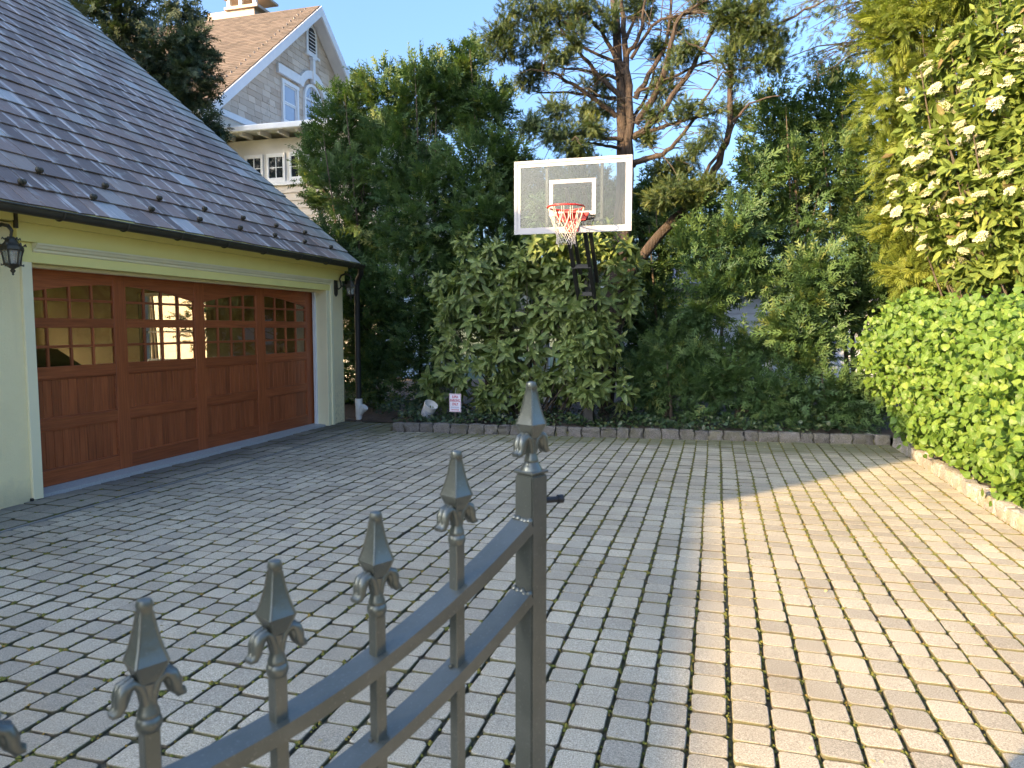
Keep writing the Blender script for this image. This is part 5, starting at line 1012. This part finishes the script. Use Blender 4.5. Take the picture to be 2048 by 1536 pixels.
# viburnum
VB = empty('flowering_viburnum', (3.9, 9.6, .1), 'tall shrub with cream flower clusters at the upper right', 'shrub')
lb = [(1850, 250, 10.2, 55, 90, .5), (1830, 380, 10.1, 50, 80, .45), (1920, 150, 10.0, 75, 90, .6), (1920, 330, 9.7, 85, 110, .6), (1900, 470, 9.6, 60, 60, .45), (2000, 230, 9.3, 90, 130, .6), (2000, 430, 9.1, 80, 110, .55), (2070, 120, 9.0, 80, 140, .6), (2080, 350, 8.8, 80, 150, .6), (1960, 540, 9.2, 60, 45, .4), (1990, 60, 9.6, 80, 60, .5), (2060, 530, 8.8, 70, 50, .5)]
C_, D_ = lobes_plumes(lb, 40, up=.25, noise=.45, front=.8, fmin=.55); k = len(C_); nl = 9; a = (np.arange(nl)*2.2)[None] + RNG.uniform(0, 6.28, (k, 1)); e = nrm(np.cross(D_, RNG.normal(size=D_.shape))); f = np.cross(D_, e)
tilt = np.linspace(.4, 1.6, nl)[None] + RNG.normal(size=(k, nl))*.4; rad_ = e[:, None]*np.cos(a)[..., None] + f[:, None]*np.sin(a)[..., None]; dl = nrm(D_[:, None]*np.cos(tilt)[..., None] + rad_*np.sin(tilt)[..., None] + np.array([0, 0, -.2])); nnl = D_[:, None] - rad_*.1 + np.zeros_like(dl); pl_ = C_[:, None] - D_[:, None]*(np.linspace(0, .22, nl)[None, :, None]) + RNG.normal(size=dl.shape)*.015
leaf_shrub(VB, 'leaves', 'viburnum', leaf_tmpl(.20, .22, .22), pl_.reshape(-1, 3), dl.reshape(-1, 3), nnl.reshape(-1, 3), RNG.uniform(.09, .18, k*nl), np.clip(RNG.normal(size=k*nl)*.22+.45, 0, 1)); stems(VB, np.array([3.9, 9.6, 0]), C_, 60, .02)
fl = []; fT = []
for q in range(60):
    a_ = q*2.4; r_ = .052*math.sqrt(q/60); z_ = .018-.35*r_*1.0+rnd.uniform(-.004, .004); s_ = .0075; n = len(fl); cx, cy = r_*math.cos(a_), r_*math.sin(a_)
    fl += [(cx-s_, cy, z_), (cx, cy-s_, z_+.003), (cx+s_, cy, z_), (cx, cy+s_, z_+.003), (cx, cy, z_-.008)]; fT += [(n, n+1, n+2), (n, n+2, n+3), (n, n+4, n+1), (n+2, n+4, n+3)]
fme = rawmesh('flower_cluster', fl, fT, M['flower'], [rnd.random() for _ in fl]); tc = nrm(CAM-C_); sel = [i for i in range(k) if rnd.random() < .30 and (D_[i]@tc[i]) > -.1]
for i in sel[:170]:
    z = nrm((D_[i]*.6+np.array([0, -.25, .6]))[None])[0]; Rm = frames(nrm(np.cross(z, [1, .2, 0])[None]), z[None])[0]*rnd.uniform(1.0, 1.7); p = C_[i]+D_[i]*.045-np.array(WORLD[VB.name]); o = bpy.data.objects.new('flower_cluster', fme); COL.objects.link(o); o.parent = VB; o.matrix_local = Matrix(np.vstack([np.hstack([Rm, p[:, None]]), [0, 0, 0, 1]]).tolist())
# dark filler behind the shrubs on the right, so the hedge has depth
thuja('evergreen_shrub', 'dark evergreen filling the corner behind the bright hedge', 'shrub', (1900, 800, 10.8), (1900, 350, 10.8), [(1830, 560, 12.6, 80, 80, .6), (1900, 450, 12.4, 90, 120, .7), (1980, 420, 11.2, 110, 200, .7), (2080, 400, 10.6, 110, 250, .7), (1900, 640, 12.2, 100, 70, .6)], per=10, nspr=10, size=.2, stems=3)
# ivy ground cover
n = 5200; x = RNG.uniform(-5.4, 2.2, n); yk = 9.83+(x+4.68)*.0866; y = yk+.12+RNG.random(n)**1.4*1.5; y = np.where(x < -4.7, 10.75+RNG.random(n)*1.2, y); z = .09+.12*RNG.random(n)+.05*np.sin(x*5+y*3)+.05*(y-yk)
nn = nrm(RNG.normal(size=(n, 3))*.45+[0, -.35, .9]); d = nrm(np.cross(nn, RNG.normal(size=(n, 3)))); tm = leaf_tmpl(.34, .1, .15, 3, 1.0); V, T, A, uv = instance(tm[0], tm[1], np.stack([x, y, z], 1), frames(d, nn), RNG.uniform(.035, .08, n), RNG.random(n), tm[2])
tag(link('ivy', rawmesh('ivy', V, T, M['ivy'], A, uv)), 'dark ivy ground cover behind the back kerb', 'ivy', kind='stuff')
n = 260; x = RNG.uniform(-2, 2.2, n); x = np.where(RNG.random(n) < .5, RNG.uniform(-5, 2.2, n), x); yk = 9.83+(x+4.68)*.0866; y = np.where(RNG.random(n) < .6, yk-np.abs(RNG.normal(size=n))*.25-.02, RNG.uniform(2.2, 9.8, n)); nn = nrm(RNG.normal(size=(n, 3))*.25+[0, 0, 1]); d = nrm(np.cross(nn, RNG.normal(size=(n, 3)))); V, T, A, uv = instance(tm[0], tm[1], np.stack([x, y, np.full(n, .006)], 1), frames(d, nn), RNG.uniform(.008, .03, n), RNG.random(n), tm[2])
tag(link('leaf_litter', rawmesh('leaf_litter', V, T, M['litter'], A, uv)), 'dry leaf bits scattered over the pavers', 'leaf litter', kind='stuff')
